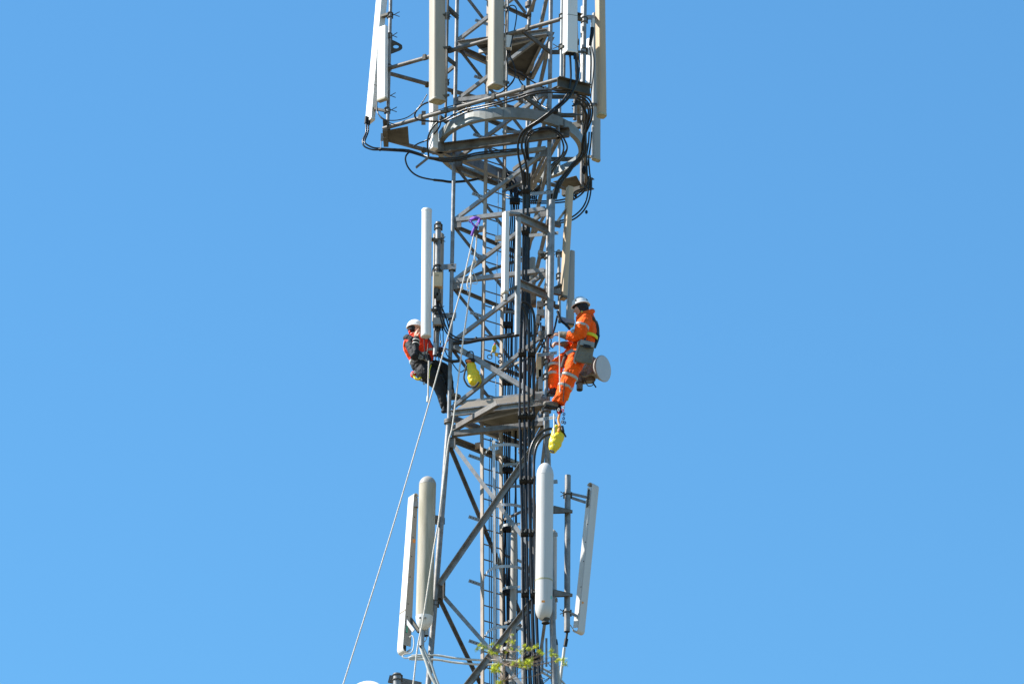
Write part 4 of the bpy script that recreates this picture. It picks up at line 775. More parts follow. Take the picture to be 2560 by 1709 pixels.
for i in range(4):
    d = [rj.uniform(-3, 3) for _ in range(12)]
    cable([(1440-3*i, 250+5*i, -1.2), (1456+d[0], 262), (1466+d[1], 290), (1462+d[2], 325, -.9), (1462+d[3], 360), (1456+d[4], 392, -.8), (1436+d[5], 412), (1418+d[6], 436), (1399+d[7], 460), (1384-3*i, 490), (1376-2*i, 520, -.5)], 2.4, 'tangled cable behind the three corner cables, %s of four' % words[i], 'tangled cables under the right of the ring')
for i in range(4):
    cable([(1218, 440+4*i, .75), (1232, 431+4*i), (1252, 426+4*i, .6), (1270, 432+3*i), (1283-i, 447+2*i, .5), (1291-2*i, 470), (1293-2*i, 500, .4)], 2.2, 'short arched cable at the back of the ring, %s of four' % words[i], 'arched cables at the back of the ring')
for i, y in enumerate((1163, 1313, 1470, 1620)):
    t = thing('cable_strap', P(1276, y, .1), 'pale curved strap across the ladder cables, %s' % ['highest, under the platform', 'second down', 'third down', 'lowest, at the buds'][i], 'strap', 'pale straps on the ladder cables')
    sub(t, 'strap', STEELG, lambda q: [q.bar(a, b, .006, .04) for a, b in zip(*(lambda l: (l[:-1], l[1:]))(cr([P(1255, y+6, .2), P(1259, y, .1), P(1275, y-3, .05), P(1300, y-4, .0)], 4)))])
for i, (x, r_) in enumerate(((1290, 1.8), (1294, 1.5))):
    cable([(x+6, 560, .3), (x+3, 700), (x+rj.uniform(-2, 2), 850), (x-2, 1000, .3), (x-2+rj.uniform(-2, 2), 1200), (x-1, 1400), (x+rj.uniform(-2, 2), 1600), (x, 1800, .3)], r_, ['thin line right of the ladder bundle, left one', 'thin line right of the ladder bundle, right one'][i], 'thin cables behind the ladder')
# grey conduits
for dy, s, lab in ((0, 0, 'upper'), (11, 1, 'lower')):
    l = [(1028, 1638+dy*.8, -.35), (1060, 1636+dy), (1095, 1637+dy), (1139, 1644+dy, -.4), (1206, 1649+dy), (1260, 1649+dy), (1311, 1656+dy, -.55), (1351, 1667+dy), (1394, 1692+dy), (1414, 1712+dy, -.6), (1430, 1735, -.6)]
    cable(l, 2.7, '%s of two pale conduits sweeping right across the tower foot' % lab, 'pale conduits', m=GREYC, name='conduit')
cable([(1022, 1645, -.35), (1035, 1641), (1045, 1642), (1056, 1641, -.35)], 4.4, 'thick pale sleeve at the left end of the conduits', 'pale conduits', m=GREYC, name='conduit_sleeve')
cable([(1051, 1614, -.36), (1057, 1632), (1066, 1655), (1076, 1685), (1090, 1712), (1100, 1740, -.4)], 4.2, 'left of two bent hoses dropping from mossy tube antenna', 'pale conduits', m=GREYC, name='conduit')
cable([(1056, 1614, -.36), (1066, 1636), (1078, 1660), (1088, 1690), (1098, 1715, -.4)], 3.6, 'right of two bent hoses dropping from mossy tube antenna', 'pale conduits', m=GREYC, name='conduit')
cable([(1050, 1612, -.37), (1056, 1628), (1060, 1640, -.37)], 3.0, 'black boot over the top of the bent hoses', 'pale conduits', m=RUB, name='cable_boot')
A = [(1024, 1592, -.25), (1030, 1588), (1034, 1595), (1034, 1615), (1028, 1630), (1012, 1634), (1006, 1639), (1014, 1644), (1030, 1640, -.35)]
cable(A, 1.5, 'pale looped pigtail under the left trough antenna', 'pale conduits', m=GREYC)
cable([(1048, 1600, -.36), (1056, 1605), (1064, 1600), (1068, 1588, -.33)], 1.2, 'small pale loop under the mossy tube antenna', 'pale conduits', m=GREYC)
for l, r_, m_, lab in (([(1420, 1560, -.5), (1418, 1578), (1415, 1600, -.5)], 3, RUB, 'black boot under the right trough antenna'), ([(1416, 1596, -.5), (1413, 1614, -.5)], 5, RUB, 'fat black sleeve hanging under the right pole'), ([(1411, 1618, -.5), (1407, 1650), (1403, 1680), (1400, 1712), (1398, 1740, -.5)], 4, GREYC, 'pale conduit down from the fat black sleeve'),
        ([(1386, 1560, -.6), (1388, 1580), (1390, 1600, -.6)], 2, GREYC, 'short pale lead at right leg'), ([(1389, 1598, -.6), (1391, 1612, -.6)], 4.5, RUB, 'black boot left of the fat sleeve'), ([(1391, 1612, -.6), (1393, 1650), (1397, 1700), (1399, 1740, -.6)], 4.2, GREYC, 'pale conduit down along the right leg'),
        ([(1435, 1575, -.5), (1424, 1560), (1418, 1570, -.5)], 1.2, GREYC, 'small pale loop at the foot of the right trough')):
    cable(l, r_, lab, 'pale conduits', m=m_)
random.seed(3)
for i in range(7):
    x0 = 1345+8*i; l = [(x0, 1640+5*i, -.5)]+[(x0+random.uniform(-14, 14), 1655+5*i+12*k, -.5) for k in range(4)]
    cable(l, .9, 'thin tangled wire near the foot of the right leg', 'tangled thin wires', m=STEELD if i % 2 else BLACK, name='loose_wire', cat='wire')
# ================================================================== ROPES
def rope(l, r, label, **k): return cable(l, r, label, 'white work ropes', m=ROPE, name='rope', cat='rope', **k)
rope([(1186, 580, -.62), (1170, 650, -.66), (1153, 722, -.7), (1110, 875, -.72), (1058, 1058, -.75), (968, 1362, -.8), (858, 1709, -.85), (820, 1830, -.9)], 1.7, 'white rope running out to the lower left corner')
rope([(1192, 588, -.6), (1190, 615, -.6), (1186, 645, -.62)], 1.9, 'short white rope from the purple sling to the knots')
rope([(1186, 645, -.62), (1178, 676), (1177, 710, -.66), (1176, 722), (1154, 880, -.7), (1132, 1058), (1120, 1112, -.8), (1098, 1291), (1085, 1367, -.85), (1059, 1538), (1044, 1616), (1033, 1709, -.9), (1015, 1850, -.9)], 1.9, 'white rope hanging down past the left leg')
rope([(1186, 648, -.62), (1190, 655), (1186, 666), (1180, 674), (1176, 684), (1170, 700), (1168, 715), (1172, 722, -.64)], 1.6, 'knotted white rope tail with small loops')
rope([(1180, 676, -.64), (1188, 690), (1193, 706), (1190, 710), (1180, 708), (1170, 714), (1168, 725), (1171, 733, -.64)], .9, 'thin rope end curling beside the knots')
for (x, y, s, lab) in ((1186, 651, 4.4, 'upper knot in the white rope'), (1178, 693, 4.6, 'lower knot in the white rope'), (1155, 720, 3.4, 'small knot on the long left rope')):
    tag(MB().ell(P(x, y, -.64), (px(s), px(s), px(s)*1.5)).build('rope_knot', ROPE), lab, 'rope', 'rope knots')
rope([(1072, 902, -.42), (1071, 940), (1070, 990, -.42)], 2.0, 'short white rope hanging from the red vest worker'); tag(MB().tube([P(1070, 990, -.42), P(1069, 1004, -.42)], px(3.2), 10).build('rope_end', WHITE), 'white tube on the end of the red vest worker rope', 'rope')
rope([(1398, 828, -1.0), (1399, 880), (1399, 930), (1400, 980, -1.0)], 1.6, 'pale rope hanging down before the orange trousers')
tag(MB().tube([P(1385, 1034, -1.0), P(1385.5, 1112, -1.0)], px(1.8), 8).build('tool_rod', WHITE), 'thin white rod hanging beside the lower yellow bag', 'rod')
# purple sling with karabiners over the horizontal
t = thing('lifting_sling', P(1186, 592, -.5), 'purple webbing sling with karabiners hung on a tower beam', 'sling')
sub(t, 'webbing_loop', PURP, lambda q: q.tube(cr([P(1176, 549, -.5), P(1186, 545, -.58), P(1197, 547, -.58), P(1196, 558, -.62), P(1190, 566, -.64), P(1184, 562, -.64), P(1176, 552, -.6)], 5), px(4.6), 8, sq=(1, .55)))
sub(t, 'webbing_tail', PURP, lambda q: q.tube(cr([P(1190, 566, -.62), P(1184, 578, -.62), P(1180, 590, -.62)], 4), px(4.8), 8, sq=(1, .45)))
sub(t, 'karabiner', BLUE, lambda q: q.ring(P(1176, 553, -.66), px(3.5), px(1), (0, 1, .2), sq=(1, 1)))
sub(t, 'karabiner', STEELG, lambda q: q.ring(P(1193, 561, -.68), px(4), px(1), (.3, 1, .2)))
sub(t, 'pulley', STEELD, lambda q: q.tube([P(1191, 580, -.66), P(1191, 580, -.58)], px(6.5), 16)); sub(t, 'karabiner', DARK, lambda q: q.ring(P(1190, 570, -.64), px(4.5), px(1.2), (.6, 1, 0)))
# yellow descender in the ladder
t = thing('fall_arrester', P(1240, 905, -.1), 'yellow and steel fall arrester hanging on the ladder wire', 'rope device')
sub(t, 'yellow_body', YEL, lambda q: q.tube([P(1233, 880, -.1), P(1236, 870, -.1), P(1237, 862, -.1)], [px(3), px(6), px(3)], 12)); sub(t, 'red_tip', REDP, lambda q: q.tube([P(1237, 863, -.1), P(1237.5, 858, -.1)], px(2.4), 10)); sub(t, 'white_cord', ROPE, lambda q: q.tube(cr([P(1232, 876, -.1), P(1228, 884, -.1), P(1230, 890, -.1)], 4), px(2.2), 8))
sub(t, 'steel_ring', STEELG, lambda q: q.ring(P(1249, 888, -.1), px(5.5), px(1.5), (.3, 1, 0))); sub(t, 'brass_wheel', GOLD, lambda q: q.tube([P(1241, 886, -.16), P(1241, 886, -.10)], px(4.5), 14)); sub(t, 'karabiner', STEELD, lambda q: q.ring(P(1224, 892, -.1), px(6), px(1.1), (.2, .6, 1), sq=(1, 1))); sub(t, 'black_ring', RUB, lambda q: q.ring(P(1250, 904, -.1), px(3.6), px(1.6), (0, 1, 0)))
# ================================================================== PEOPLE
TEXC = bpy.data.textures.new('cloth_folds', 'CLOUDS'); TEXC.noise_scale = .075; TEXC.noise_depth = 2
def soft(parent, name, m, fn, vox=.009, sm=3, disp=0.0):
    b = MB(); fn(b); o = b.build(name, m, parent)
    r = o.modifiers.new('merge', 'REMESH'); r.mode = 'VOXEL'; r.voxel_size = vox; r.use_smooth_shade = True
    s = o.modifiers.new('smooth', 'SMOOTH'); s.factor = .5; s.iterations = sm
    if disp:
        d = o.modifiers.new('folds', 'DISPLACE'); d.texture = TEXC; d.strength = disp; d.mid_level = .5; d.texture_coords = 'LOCAL'
    return o
def limb(b, pts, rs, seg=14, flat=(1, 1), up=None, cap=True):
    """closed tapering limb with round ends; pts world, rs metres"""
    q = cr(pts, 5); n = len(pts); r = []
    for i in range(len(q)):
        t = i/(len(q)-1)*(n-1); k = min(int(t), n-2); r.append(rs[k]+(rs[k+1]-rs[k])*(t-k))
    b.tube(q, r, seg, sq=flat, up=up)
    b.ell(q[0], [r[0]*min(flat)]*3, seg=12, rings=8); cap and b.ell(q[-1], [r[-1]*min(flat)]*3, seg=12, rings=8)
def S3(l): return [P(*q) for q in l]
def pr(*a): return [px(v) for v in a]
def head(b, c, f, u, s=1.0):
    f = V(f).normalized(); u = V(u); u = (u-f*u.dot(f)).normalized(); sd = f.cross(u); ax = (sd, f, u)
    b.ell(c+u*.035*s-f*.01*s, (.076*s, .095*s, .088*s), ax); b.ell(c-u*.055*s+f*.03*s, (.052*s, .058*s, .055*s), ax)
    b.ell(c-u*.015*s+f*.045*s, (.06*s, .05*s, .075*s), ax); b.tube([c+u*.015*s+f*.085*s, c-u*.03*s+f*.115*s, c-u*.036*s+f*.088*s], [.008*s, .014*s, .009*s], 8)
    b.ell(c-u*.062*s+f*.084*s, (.024*s, .01*s, .008*s), ax); b.ell(c-u*.09*s+f*.068*s, (.026*s, .02*s, .02*s), ax)
    for e in (-1, 1): b.ell(c+sd*.077*s*e-u*.01*s, (.012*s, .022*s, .032*s), ax)
    return f, u, sd
def eyes(parent, c, f, u, sd, s=1.0):
    for e in (-1, 1):
        sub(parent, 'eye', WHITE, lambda q: q.ell(c+f*.083*s+u*.005*s+sd*.03*s*e, (.012*s,)*3, seg=10, rings=6))
        sub(parent, 'iris', DARK, lambda q: q.ell(c+f*.092*s+u*.005*s+sd*.03*s*e, (.006*s,)*3, seg=8, rings=6))
    sub(parent, 'lips', REDP if 0 else ORNGD, lambda q: q.ell(c-u*.062*s+f*.090*s, (.02*s, .006*s, .007*s), (sd, f, u)))
def hand(b, w, d, n, th, curl=.6, s=1.0):
    """palm at wrist w running along d, n = back of the hand, th = side of the thumb; fingers curl away from n"""
    d = V(d).normalized(); n = V(n); n = (n-d*n.dot(d)).normalized(); t = V(th); t = (t-d*t.dot(d)-n*t.dot(n)).normalized()
    b.ell(w+d*.045*s, (.05*s, .038*s, .017*s), (d, t, n), 12, 8)
    for i, (o, L) in enumerate(((.028, .070), (.010, .078), (-.009, .072), (-.027, .056))):
        p0 = w+d*.075*s+t*o*s; a = curl*(.8+.12*i); q = [p0]; dd = d
        for k, fr in enumerate((.45, .32, .23)):
            dd = (dd*math.cos(a)-n*math.sin(a)).normalized() if k or 1 else dd; n2 = (n*math.cos(a)+dd*math.sin(a)); q.append(q[-1]+dd*L*fr*s); 
        b.tube(q, [.0095*s, .009*s, .0085*s, .0075*s], 8); b.ell(q[-1], (.0078*s,)*3, seg=8, rings=6)
    q = [w+d*.02*s+t*.03*s, w+d*.045*s+t*.055*s-n*.01*s, w+d*.07*s+t*.055*s-n*.025*s]; b.tube(q, [.013*s, .011*s, .009*s], 8); b.ell(q[-1], (.009*s,)*3, seg=8, rings=6)
def band(parent, name, m, a, b_, c, r, w_, k=1.04, flat=(1, 1), seg=18, up=None):
    """tape sleeve round a limb at c, limb direction a->b"""
    d = (b_-a).normalized(); return sub(parent, name, m, lambda q: q.tube([c-d*w_/2, c-d*w_/2, c+d*w_/2, c+d*w_/2], [r*.95, r*k, r*k, r*.95], seg, False, sq=flat, up=up))
# ---------------- worker in black and red, left
lw = thing('person', P(1112, 1034, .0), 'worker in white helmet, black clothes and red vest hanging in a harness at left leg', 'person')
HC, F, U = P(1037, 827, .02), V((.90, .28, -.02)), V((-.06, 0, 1))
shL, shR, hipc = P(1024, 862, -.06), P(1066, 856, .14), P(1056, 916, .02)
elb, wr = P(1037, 888, -.22), P(1041, 846, -.2)
elb2, wr2 = P(1086, 882, .10), P(1103, 874, -.02)
kn1, an1 = P(1114, 924, .0), P(1127, 980, .03)
kn2, an2 = P(1099, 968, -.02), P(1110, 1016, -.0)
def f(b):
    head(b, HC, F, U, .98); limb(b, [HC-V((.02, 0, .06)), (shL+shR)/2+V((0, 0, .02))], [.055, .06]); limb(b, [(shL+shR)/2-V((0, 0, .05)), hipc], [.10, .10])
    limb(b, [shL, elb, wr], [.035, .032, .03]); limb(b, [shR, elb2, wr2], [.035, .032, .03])
    limb(b, [hipc, P(1090, 917, .06), kn1+V((0, .05, 0)), an1+V((0, .05, 0))], [.06, .05, .04, .03]); limb(b, [hipc, P(1078, 946, -.03), kn2, an2], [.06, .05, .04, .03])
    hand(b, wr, V((-.03, -.02, .22)), V((-.8, -.5, 0)), V((.3, -.9, .2)), .5, 1.1); hand(b, wr2, V((.9, -.2, .1)), V((0, -.5, .8)), V((0, -1, -.2)), .55, .95)
soft(lw, 'body', SKIN, f, .006, 2); ff = V(F).normalized(); uu = (U-ff*U.dot(ff)).normalized(); eyes(lw, HC, ff, uu, ff.cross(uu), .98)
sub(lw, 'hair', BLKC, lambda q: q.ell(HC-ff*.035+uu*.02, (.078, .072, .07), (ff.cross(uu), ff, uu)))
def helmet(parent, c, f, u, m, s=1, holes=False, vents=True):
    f = V(f).normalized(); u = (V(u)-f*V(u).dot(f)).normalized(); sd = f.cross(u); ax = (sd, f, u); R3 = (.112*s, .134*s, .138*s)
    h = MB(); h.ell(c, R3, ax, 32, 12, 0); o = h.build('helmet_shell', m, parent)
    e = MB(); pts = []
    for k in range(28):
        a = 2*math.pi*k/28; fr = max(0, math.sin(a)); pts.append(c+sd*(.113*s*math.cos(a))+f*((.134+.010*fr)*s*math.sin(a))+u*(-.008*s-.010*fr*s+.016*s*abs(math.cos(a))))
    pts.append(pts[0]); e.tube(pts, .009*s, 6, False); e.build('brim', m, o)
    def spot(az, el, r1, r2, nm):   # az from the side towards the front, el above the brim
        for e_ in (-1, 1):
            d = (math.cos(R(el))*math.cos(R(az))*e_, math.cos(R(el))*math.sin(R(az)), math.sin(R(el)))
            p = c+sd*(d[0]*R3[0])+f*(d[1]*R3[1])+u*(d[2]*R3[2]); nn = (sd*(d[0]/R3[0])+f*(d[1]/R3[1])+u*(d[2]/R3[2])).normalized(); t1 = nn.cross(u).normalized(); t2 = nn.cross(t1)
            sub(o, nm, RUB, lambda q: q.ell(p-nn*.001, (r1, r2, .004), (t1, t2, nn), 10, 6))
    if vents: spot(42, 20, .016*s, .020*s, 'side_vent'); spot(-42, 20, .016*s, .020*s, 'side_vent')
    if holes:
        for k in range(5): spot(-40+20*k, 58, .008*s, .007*s, 'air_hole')
    return o
helmet(lw, HC+uu*.048+ff*.005, F, U+V((0, 0, 0)), HELM, .94, False, False)
sub(lw, 'ear_defender', REDV, lambda q: q.ell(P(1024, 830, -.06), (.016, .02, .03)))
def f(b):
    limb(b, [shL, shR], [.065, .065]); limb(b, [(shL+shR)/2-V((0, 0, .04)), hipc+V((0, 0, .06))], [.125, .125], flat=(1, 1.2), up=(0, 1, 0))
    limb(b, [shL, elb+V((-.01, 0, .01)), elb, wr], [.068, .06, .055, .045]); limb(b, [shR, elb2, wr2], [.062, .052, .04])
    limb(b, [P(1014, 845, .06), P(1020, 843, -.03), P(1030, 848, -.08)], [.04, .05, .045])
soft(lw, 'jacket', BLKC, f, .009, 3, .018)
def f(b):
    limb(b, [P(1038, 860, .05), P(1044, 878, .05), P(1051, 900, .04)], [.17, .178, .145], flat=(1, 1.0), up=(1, 0, 0))
    limb(b, [P(1066, 854, .03), P(1072, 874, -.0), P(1076, 896, .02)], [.05, .065, .05])
soft(lw, 'vest', REDV, f, .01, 3, .02)
band(lw, 'reflective_band', REFL, P(1042, 880, .04), P(1054, 906, .04), P(1050, 897, .04), .152, .045, 1.06); band(lw, 'reflective_band', REFL, P(1070, 854, .0), P(1076, 896, .0), P(1074, 878, .0), .066, .035, 1.12)
band(lw, 'reflective_band', REFL, elb, wr, wr+(elb-wr)*.12, .047, .016, 1.12); band(lw, 'reflective_band', REFL, elb, wr, wr+(elb-wr)*.32, .049, .016, 1.12)
sub(lw, 'vest_edge', ORNG, lambda q: q.tube(cr([P(1013, 852, -.03), P(1010, 864, -.03), P(1013, 878, -.04), P(1022, 892, -.05)], 5), px(2.6), 8))
def f(b):
    limb(b, [P(1050, 908, .03), P(1058, 922, .03)], [.14, .135]); limb(b, [P(1062, 920, .08), P(1090, 917, .08), kn1+V((0, .05, 0)), an1+V((0, .05, .0))], [.115, .098, .08, .055])
    limb(b, [P(1062, 932, -.04), P(1082, 944, -.03), kn2, an2], [.13, .125, .092, .052])
soft(lw, 'trousers', BLKC, f, .01, 3, .022)
def boot(parent, heel, toe, up, r=.042, m=BOOT, ank=.07):
    def f(b): limb(b, [heel+up*ank, heel+up*.01], [r, r*1.05]); limb(b, [heel, (heel+toe)/2+up*.012, toe], [r*.95, r*.95, r*.8])
    o = soft(parent, 'boot', m, f, .007, 2); d = (toe-heel); sub(o, 'sole', RUB, lambda q: q.bar(heel-d*.12-up*r*.85, toe+d*.12-up*r*.85, r*1.8, .02, up=up))
boot(lw, P(1128, 990, .05), P(1147, 991, .02), V((-.05, 0, 1))); boot(lw, P(1111, 1028, -.02), P(1114, 1006, -.03), V((-1, .1, .1)), .03, BLKC, .02)
sub(lw, 'waist_belt', STRAPG, lambda q: q.ring(P(1055, 905, .03), .142, .022, (.35, 0, 1), 24, sq=(.4, 1)))
sub(lw, 'leg_loop', STRAPG, lambda q: q.ring(P(1068, 922, -.01), .118, .018, (.8, .1, -.5), 24, sq=(.4, 1)))
sub(lw, 'yellow_sling', YEL, lambda q: q.tube(cr([P(1034, 938, -.1), P(1039, 946, -.12), P(1047, 948, -.12), P(1052, 944, -.1)], 5), px(3), 8)); sub(lw, 'gear_pouch', REDV, lambda q: q.ell(P(1033, 936, -.02), (.04, .05, .05)))
for (x, y) in ((1030, 934), (1037, 930), (1060, 958), (1053, 950)): sub(lw, 'karabiner', STEELG, lambda q: q.ring(P(x, y, -.12), .015, .006, (.7, 1, .2), 12))
sub(lw, 'yellow_strap', LIME, lambda q: q.tube(cr([P(1078, 912, -.2), P(1074, 925, -.2), P(1073, 945, -.2)], 4), px(1), 6)); sub(lw, 'red_lanyard', REDP, lambda q: q.tube(cr([P(1122, 848, -.2), P(1116, 856, -.2), P(1106, 866, -.2), P(1098, 872, -.1)], 4), px(1.2), 6))
sub(lw, 'shoulder_strap', STRAP, lambda q: q.tube(cr([P(1030, 862, -.13), P(1050, 880, -.2), P(1062, 898, -.14)], 5), .018, 6, sq=(1, .4))); sub(lw, 'buckle', STEELG, lambda q: q.ring(P(1052, 893, -.18), .028, .009, (.2, 1, 0), 16))
# ---------------- worker in orange, right
rw = thing('person', P(1376, 1022, -.7), 'worker in white vented helmet and orange suit with grey hip bag at the right leg', 'person')
HC2, F2, U2 = P(1452, 772, -.68), V((-.93, -.20, -.30)), V((-.25, 0, 1))
sN, sF = P(1464, 800, -.84), P(1458, 802, -.50); el, wN = P(1449, 840, -.92), P(1404, 836, -.88); eF, wF = P(1430, 862, -.5), P(1406, 860, -.66)
hip = P(1453, 868, -.68); knN, anN = P(1424, 940, -.86), P(1399, 1004, -.80); knF, anF = P(1389, 908, -.62), P(1381, 978, -.62)
def f(b):
    head(b, HC2, F2, U2); limb(b, [HC2-V((0, 0, .06)), P(1465, 792, -.68)], [.055, .065]); limb(b, [P(1467, 800, -.68), hip], [.09, .10])
    limb(b, [sN, el, wN], [.04, .035, .03]); limb(b, [sF, P(1448, 835, -.46), eF, wF], [.04, .036, .033, .028]); limb(b, [hip, P(1437, 908, -.84), P(1425, 940, -.87), anN], [.07, .05, .05, .035]); limb(b, [hip, P(1418, 896, -.58), P(1393, 912, -.62), P(1384, 962, -.64)], [.07, .05, .045, .035])
    hand(b, wN, V((-.9, -.05, .05)), V((.1, -.75, .6)), V((-.2, -.3, .8)), .62, 1.22); hand(b, wF, V((-.9, -.15, .05)), V((.1, -.75, .6)), V((0, -.3, .8)), .6, 1.15)
soft(rw, 'body', SKIN, f, .006, 2); ff = F2.normalized(); uu = (U2-ff*U2.dot(ff)).normalized(); sd = ff.cross(uu); eyes(rw, HC2, ff, uu, sd)
def f(b):
    b.ell(HC2+uu*.012-ff*.022, (.101, .098, .112), (sd, ff, uu)); limb(b, [HC2-ff*.03-uu*.03, HC2-ff*.02-uu*.13], [.08, .085]); b.ell(HC2+uu*.07+ff*.02, (.085, .095, .05), (sd, ff, uu))
soft(rw, 'balaclava', BLKC, f, .008, 2)
hl = helmet(rw, HC2+uu*.052-ff*.016, F2+V((0, 0, .12)), U2, HELM, .98, True)
sub(rw, 'chin_strap', STRAP, lambda q: q.tube([HC2+uu*.04-sd*.09, HC2-uu*.05+ff*.03-sd*.06, HC2-uu*.1+ff*.05], .006, 6)); sub(rw, 'strap_clip', GOLD, lambda q: q.ell(P(1455, 779, -.82), (.012, .01, .02)))
def f(b):
    limb(b, [P(1466, 797, -.80), P(1466, 797, -.56)], [.088, .085]); limb(b, [P(1464, 800, -.68), P(1465, 820, -.68), P(1465, 850, -.68), P(1464, 864, -.68)], [.140, .148, .130, .118], flat=(1.15, 1), up=(0, 1, 0))
    limb(b, [sN, P(1454, 820, -.93), el], [.092, .098, .086]); limb(b, [el, P(1436, 841, -.93), P(1420, 839, -.90)], [.084, .078, .068], cap=False)
    limb(b, [sF, P(1446, 835, -.46), eF, P(1416, 862, -.6)], [.08, .078, .072, .056], cap=False)
soft(rw, 'jacket', ORNG, f, .009, 2, .034)
soft(rw, 'collar', ORNG, lambda b: (limb(b, [P(1450, 795, -.78), P(1462, 784, -.82), P(1478, 779, -.74), P(1482, 778, -.62)], [.03, .036, .04, .035]), limb(b, [P(1447, 798, -.66), P(1446, 792, -.6)], [.03, .03])), .008, 2)
soft(rw, 'cuff', BAGG, lambda b: limb(b, [P(1419, 839, -.90), P(1404, 836, -.885)], [.06, .048]), .008, 2)
soft(rw, 'cuff', BAGG, lambda b: limb(b, [wF+V((.04, 0, .0)), wF], [.046, .04]), .008, 2)
band(rw, 'reflective_band', REFL, P(1462, 806, -.9), P(1450, 836, -.92), P(1455, 817, -.925), .098, .04, 1.05); band(rw, 'reflective_band', REFL, el, wN, el+(wN-el)*.36, .081, .04, 1.13); band(rw, 'reflective_band', REFL, sF, eF, eF+(wF-eF)*.1, .068, .04, 1.05)
band(rw, 'waist_band', LIME, P(1466, 840, -.68), P(1464, 860, -.68), P(1469, 845, -.68), .138, .045, 1.07, flat=(1.13, 1), up=(0, 1, 0))
def f(b):
    limb(b, [P(1461, 862, -.68), P(1452, 876, -.68)], [.125, .14]); limb(b, [P(1449, 876, -.76), P(1437, 908, -.84), P(1425, 940, -.87), P(1411, 972, -.85), P(1396, 1008, -.82)], [.142, .126, .106, .098, .095], cap=False)
    limb(b, [P(1446, 876, -.6), P(1418, 896, -.58), P(1393, 912, -.62), P(1387, 934, -.64), P(1384, 962, -.64), P(1383, 975, -.64)], [.128, .11, .095, .09, .07, .066], cap=False)
soft(rw, 'trousers', ORNG, f, .010, 2, .042)
aN = P(1425, 940, -.87); bN = P(1399, 1000, -.82)
for t, r_ in ((.02, .106), (.45, .098)): band(rw, 'reflective_band', REFL, aN, bN, aN+(bN-aN)*t, r_, .042, 1.13)
aF = P(1389, 912, -.64); bF = P(1383, 970, -.64)
for t, r_ in ((.05, .096), (.42, .088)): band(rw, 'reflective_band', REFL, aF, bF, aF+(bF-aF)*t, r_, .04, 1.12)
sub(rw, 'hi_vis_panel', LIME, lambda q: q.bar(P(1424, 978, -.82), P(1417, 1001, -.80), .02, .035)); sub(rw, 'trouser_zip', STRAP, lambda q: q.bar(P(1412, 948, -1.0), P(1408, 1004, -.93), .012, .006)); 
boot(rw, P(1388, 1014, -.80), P(1364, 1009, -.86), V((.02, 0, 1)), .048, DUST); boot(rw, P(1384, 983, -.66), P(1372, 981, -.74), V((0, 0, 1)), .04, BLKC)
sub(rw, 'sit_harness', STRAP, lambda q: q.ring(P(1461, 863, -.68), .132, .026, (-.15, 0, 1), 28, sq=(.4, 1))); sub(rw, 'leg_loop', STRAP, lambda q: q.ring(P(1440, 892, -.80), .142, .022, (-.35, -.1, -.9), 28, sq=(.35, 1)))
sub(rw, 'buckle', STEELG, lambda q: q.box(P(1424, 880, -.98), V((.045, 0, .03)), V((0, .01, 0)), V((-.012, 0, .02)))); 
for l in ([(1489, 803, -.62), (1494, 820, -.62), (1494, 845, -.64), (1488, 862, -.68)], [(1416, 884, -.75), (1410, 900, -.78), (1405, 918, -.78)], [(1472, 788, -.8), (1483, 796, -.8), (1490, 810, -.7)]): sub(rw, 'back_strap', STRAP, lambda q: q.tube(cr([P(*k) for k in l], 5), .026, 8, sq=(1, .5)))
for (x, y) in ((1491, 834), (1494, 840), (1434, 852), (1442, 855), (1416, 846)): sub(rw, 'karabiner', STEELD if x > 1480 else STEELG, lambda q: q.ring(P(x, y, -.82 if x < 1480 else -.66), .022, .006, (.4, 1, .2), 14))
sub(rw, 'gear_cluster', RUB, lambda q: q.tube(cr([P(1495, 838, -.66), P(1491, 852, -.68), P(1485, 868, -.68)], 4), [.03]*9, 8))
bagt = thing('tool_bag', P(1455, 914, -1.0), 'grey canvas tool bag hanging on the hip of the orange worker', 'bag')
def f(b):
    q = rounded([V((1446, 849, 0)), V((1486, 857, 0)), V((1480, 912, 0)), V((1433, 903, 0))], 8, 4); n = len(q)
    vs = []
    for yy, s in ((-1.06, .9), (-1.04, 1), (-.94, 1), (-.92, .9)):
        c = sum(q, V())/n; vs += [P(c.x+(v.x-c.x)*s, c.y+(v.y-c.y)*s, yy) for v in q]
    b.add(vs, [[i*n+j, i*n+(j+1) % n, (i+1)*n+(j+1) % n, (i+1)*n+j] for i in range(3) for j in range(n)]); b.add(vs[:n], [list(range(n))[::-1]]); b.add(vs[-n:], [list(range(n))])
soft(bagt, 'pouch', BAGG, f, .009, 3, .02)
sub(bagt, 'flap', BAGL, lambda q: q.poly([P(1452, 848, -1.07), P(1487, 856, -1.07), P(1485, 868, -1.09), P(1449, 861, -1.09)], (0, .012, 0))); sub(bagt, 'patch', DARK, lambda q: q.poly([P(1459, 859, -1.10), P(1477, 863, -1.10), P(1476, 870, -1.10), P(1457, 866, -1.10)], (0, .006, 0)))
sub(bagt, 'side_trim', BAGL, lambda q: q.tube(cr([P(1447, 862, -1.07), P(1440, 882, -1.07), P(1435, 902, -1.06), P(1440, 908, -1.06)], 5), px(2.2), 6, sq=(1, .5))); sub(bagt, 'hanging_strap', STRAP, lambda q: q.bar(P(1462, 850, -1.0), P(1464, 840, -.86), .03, .008))
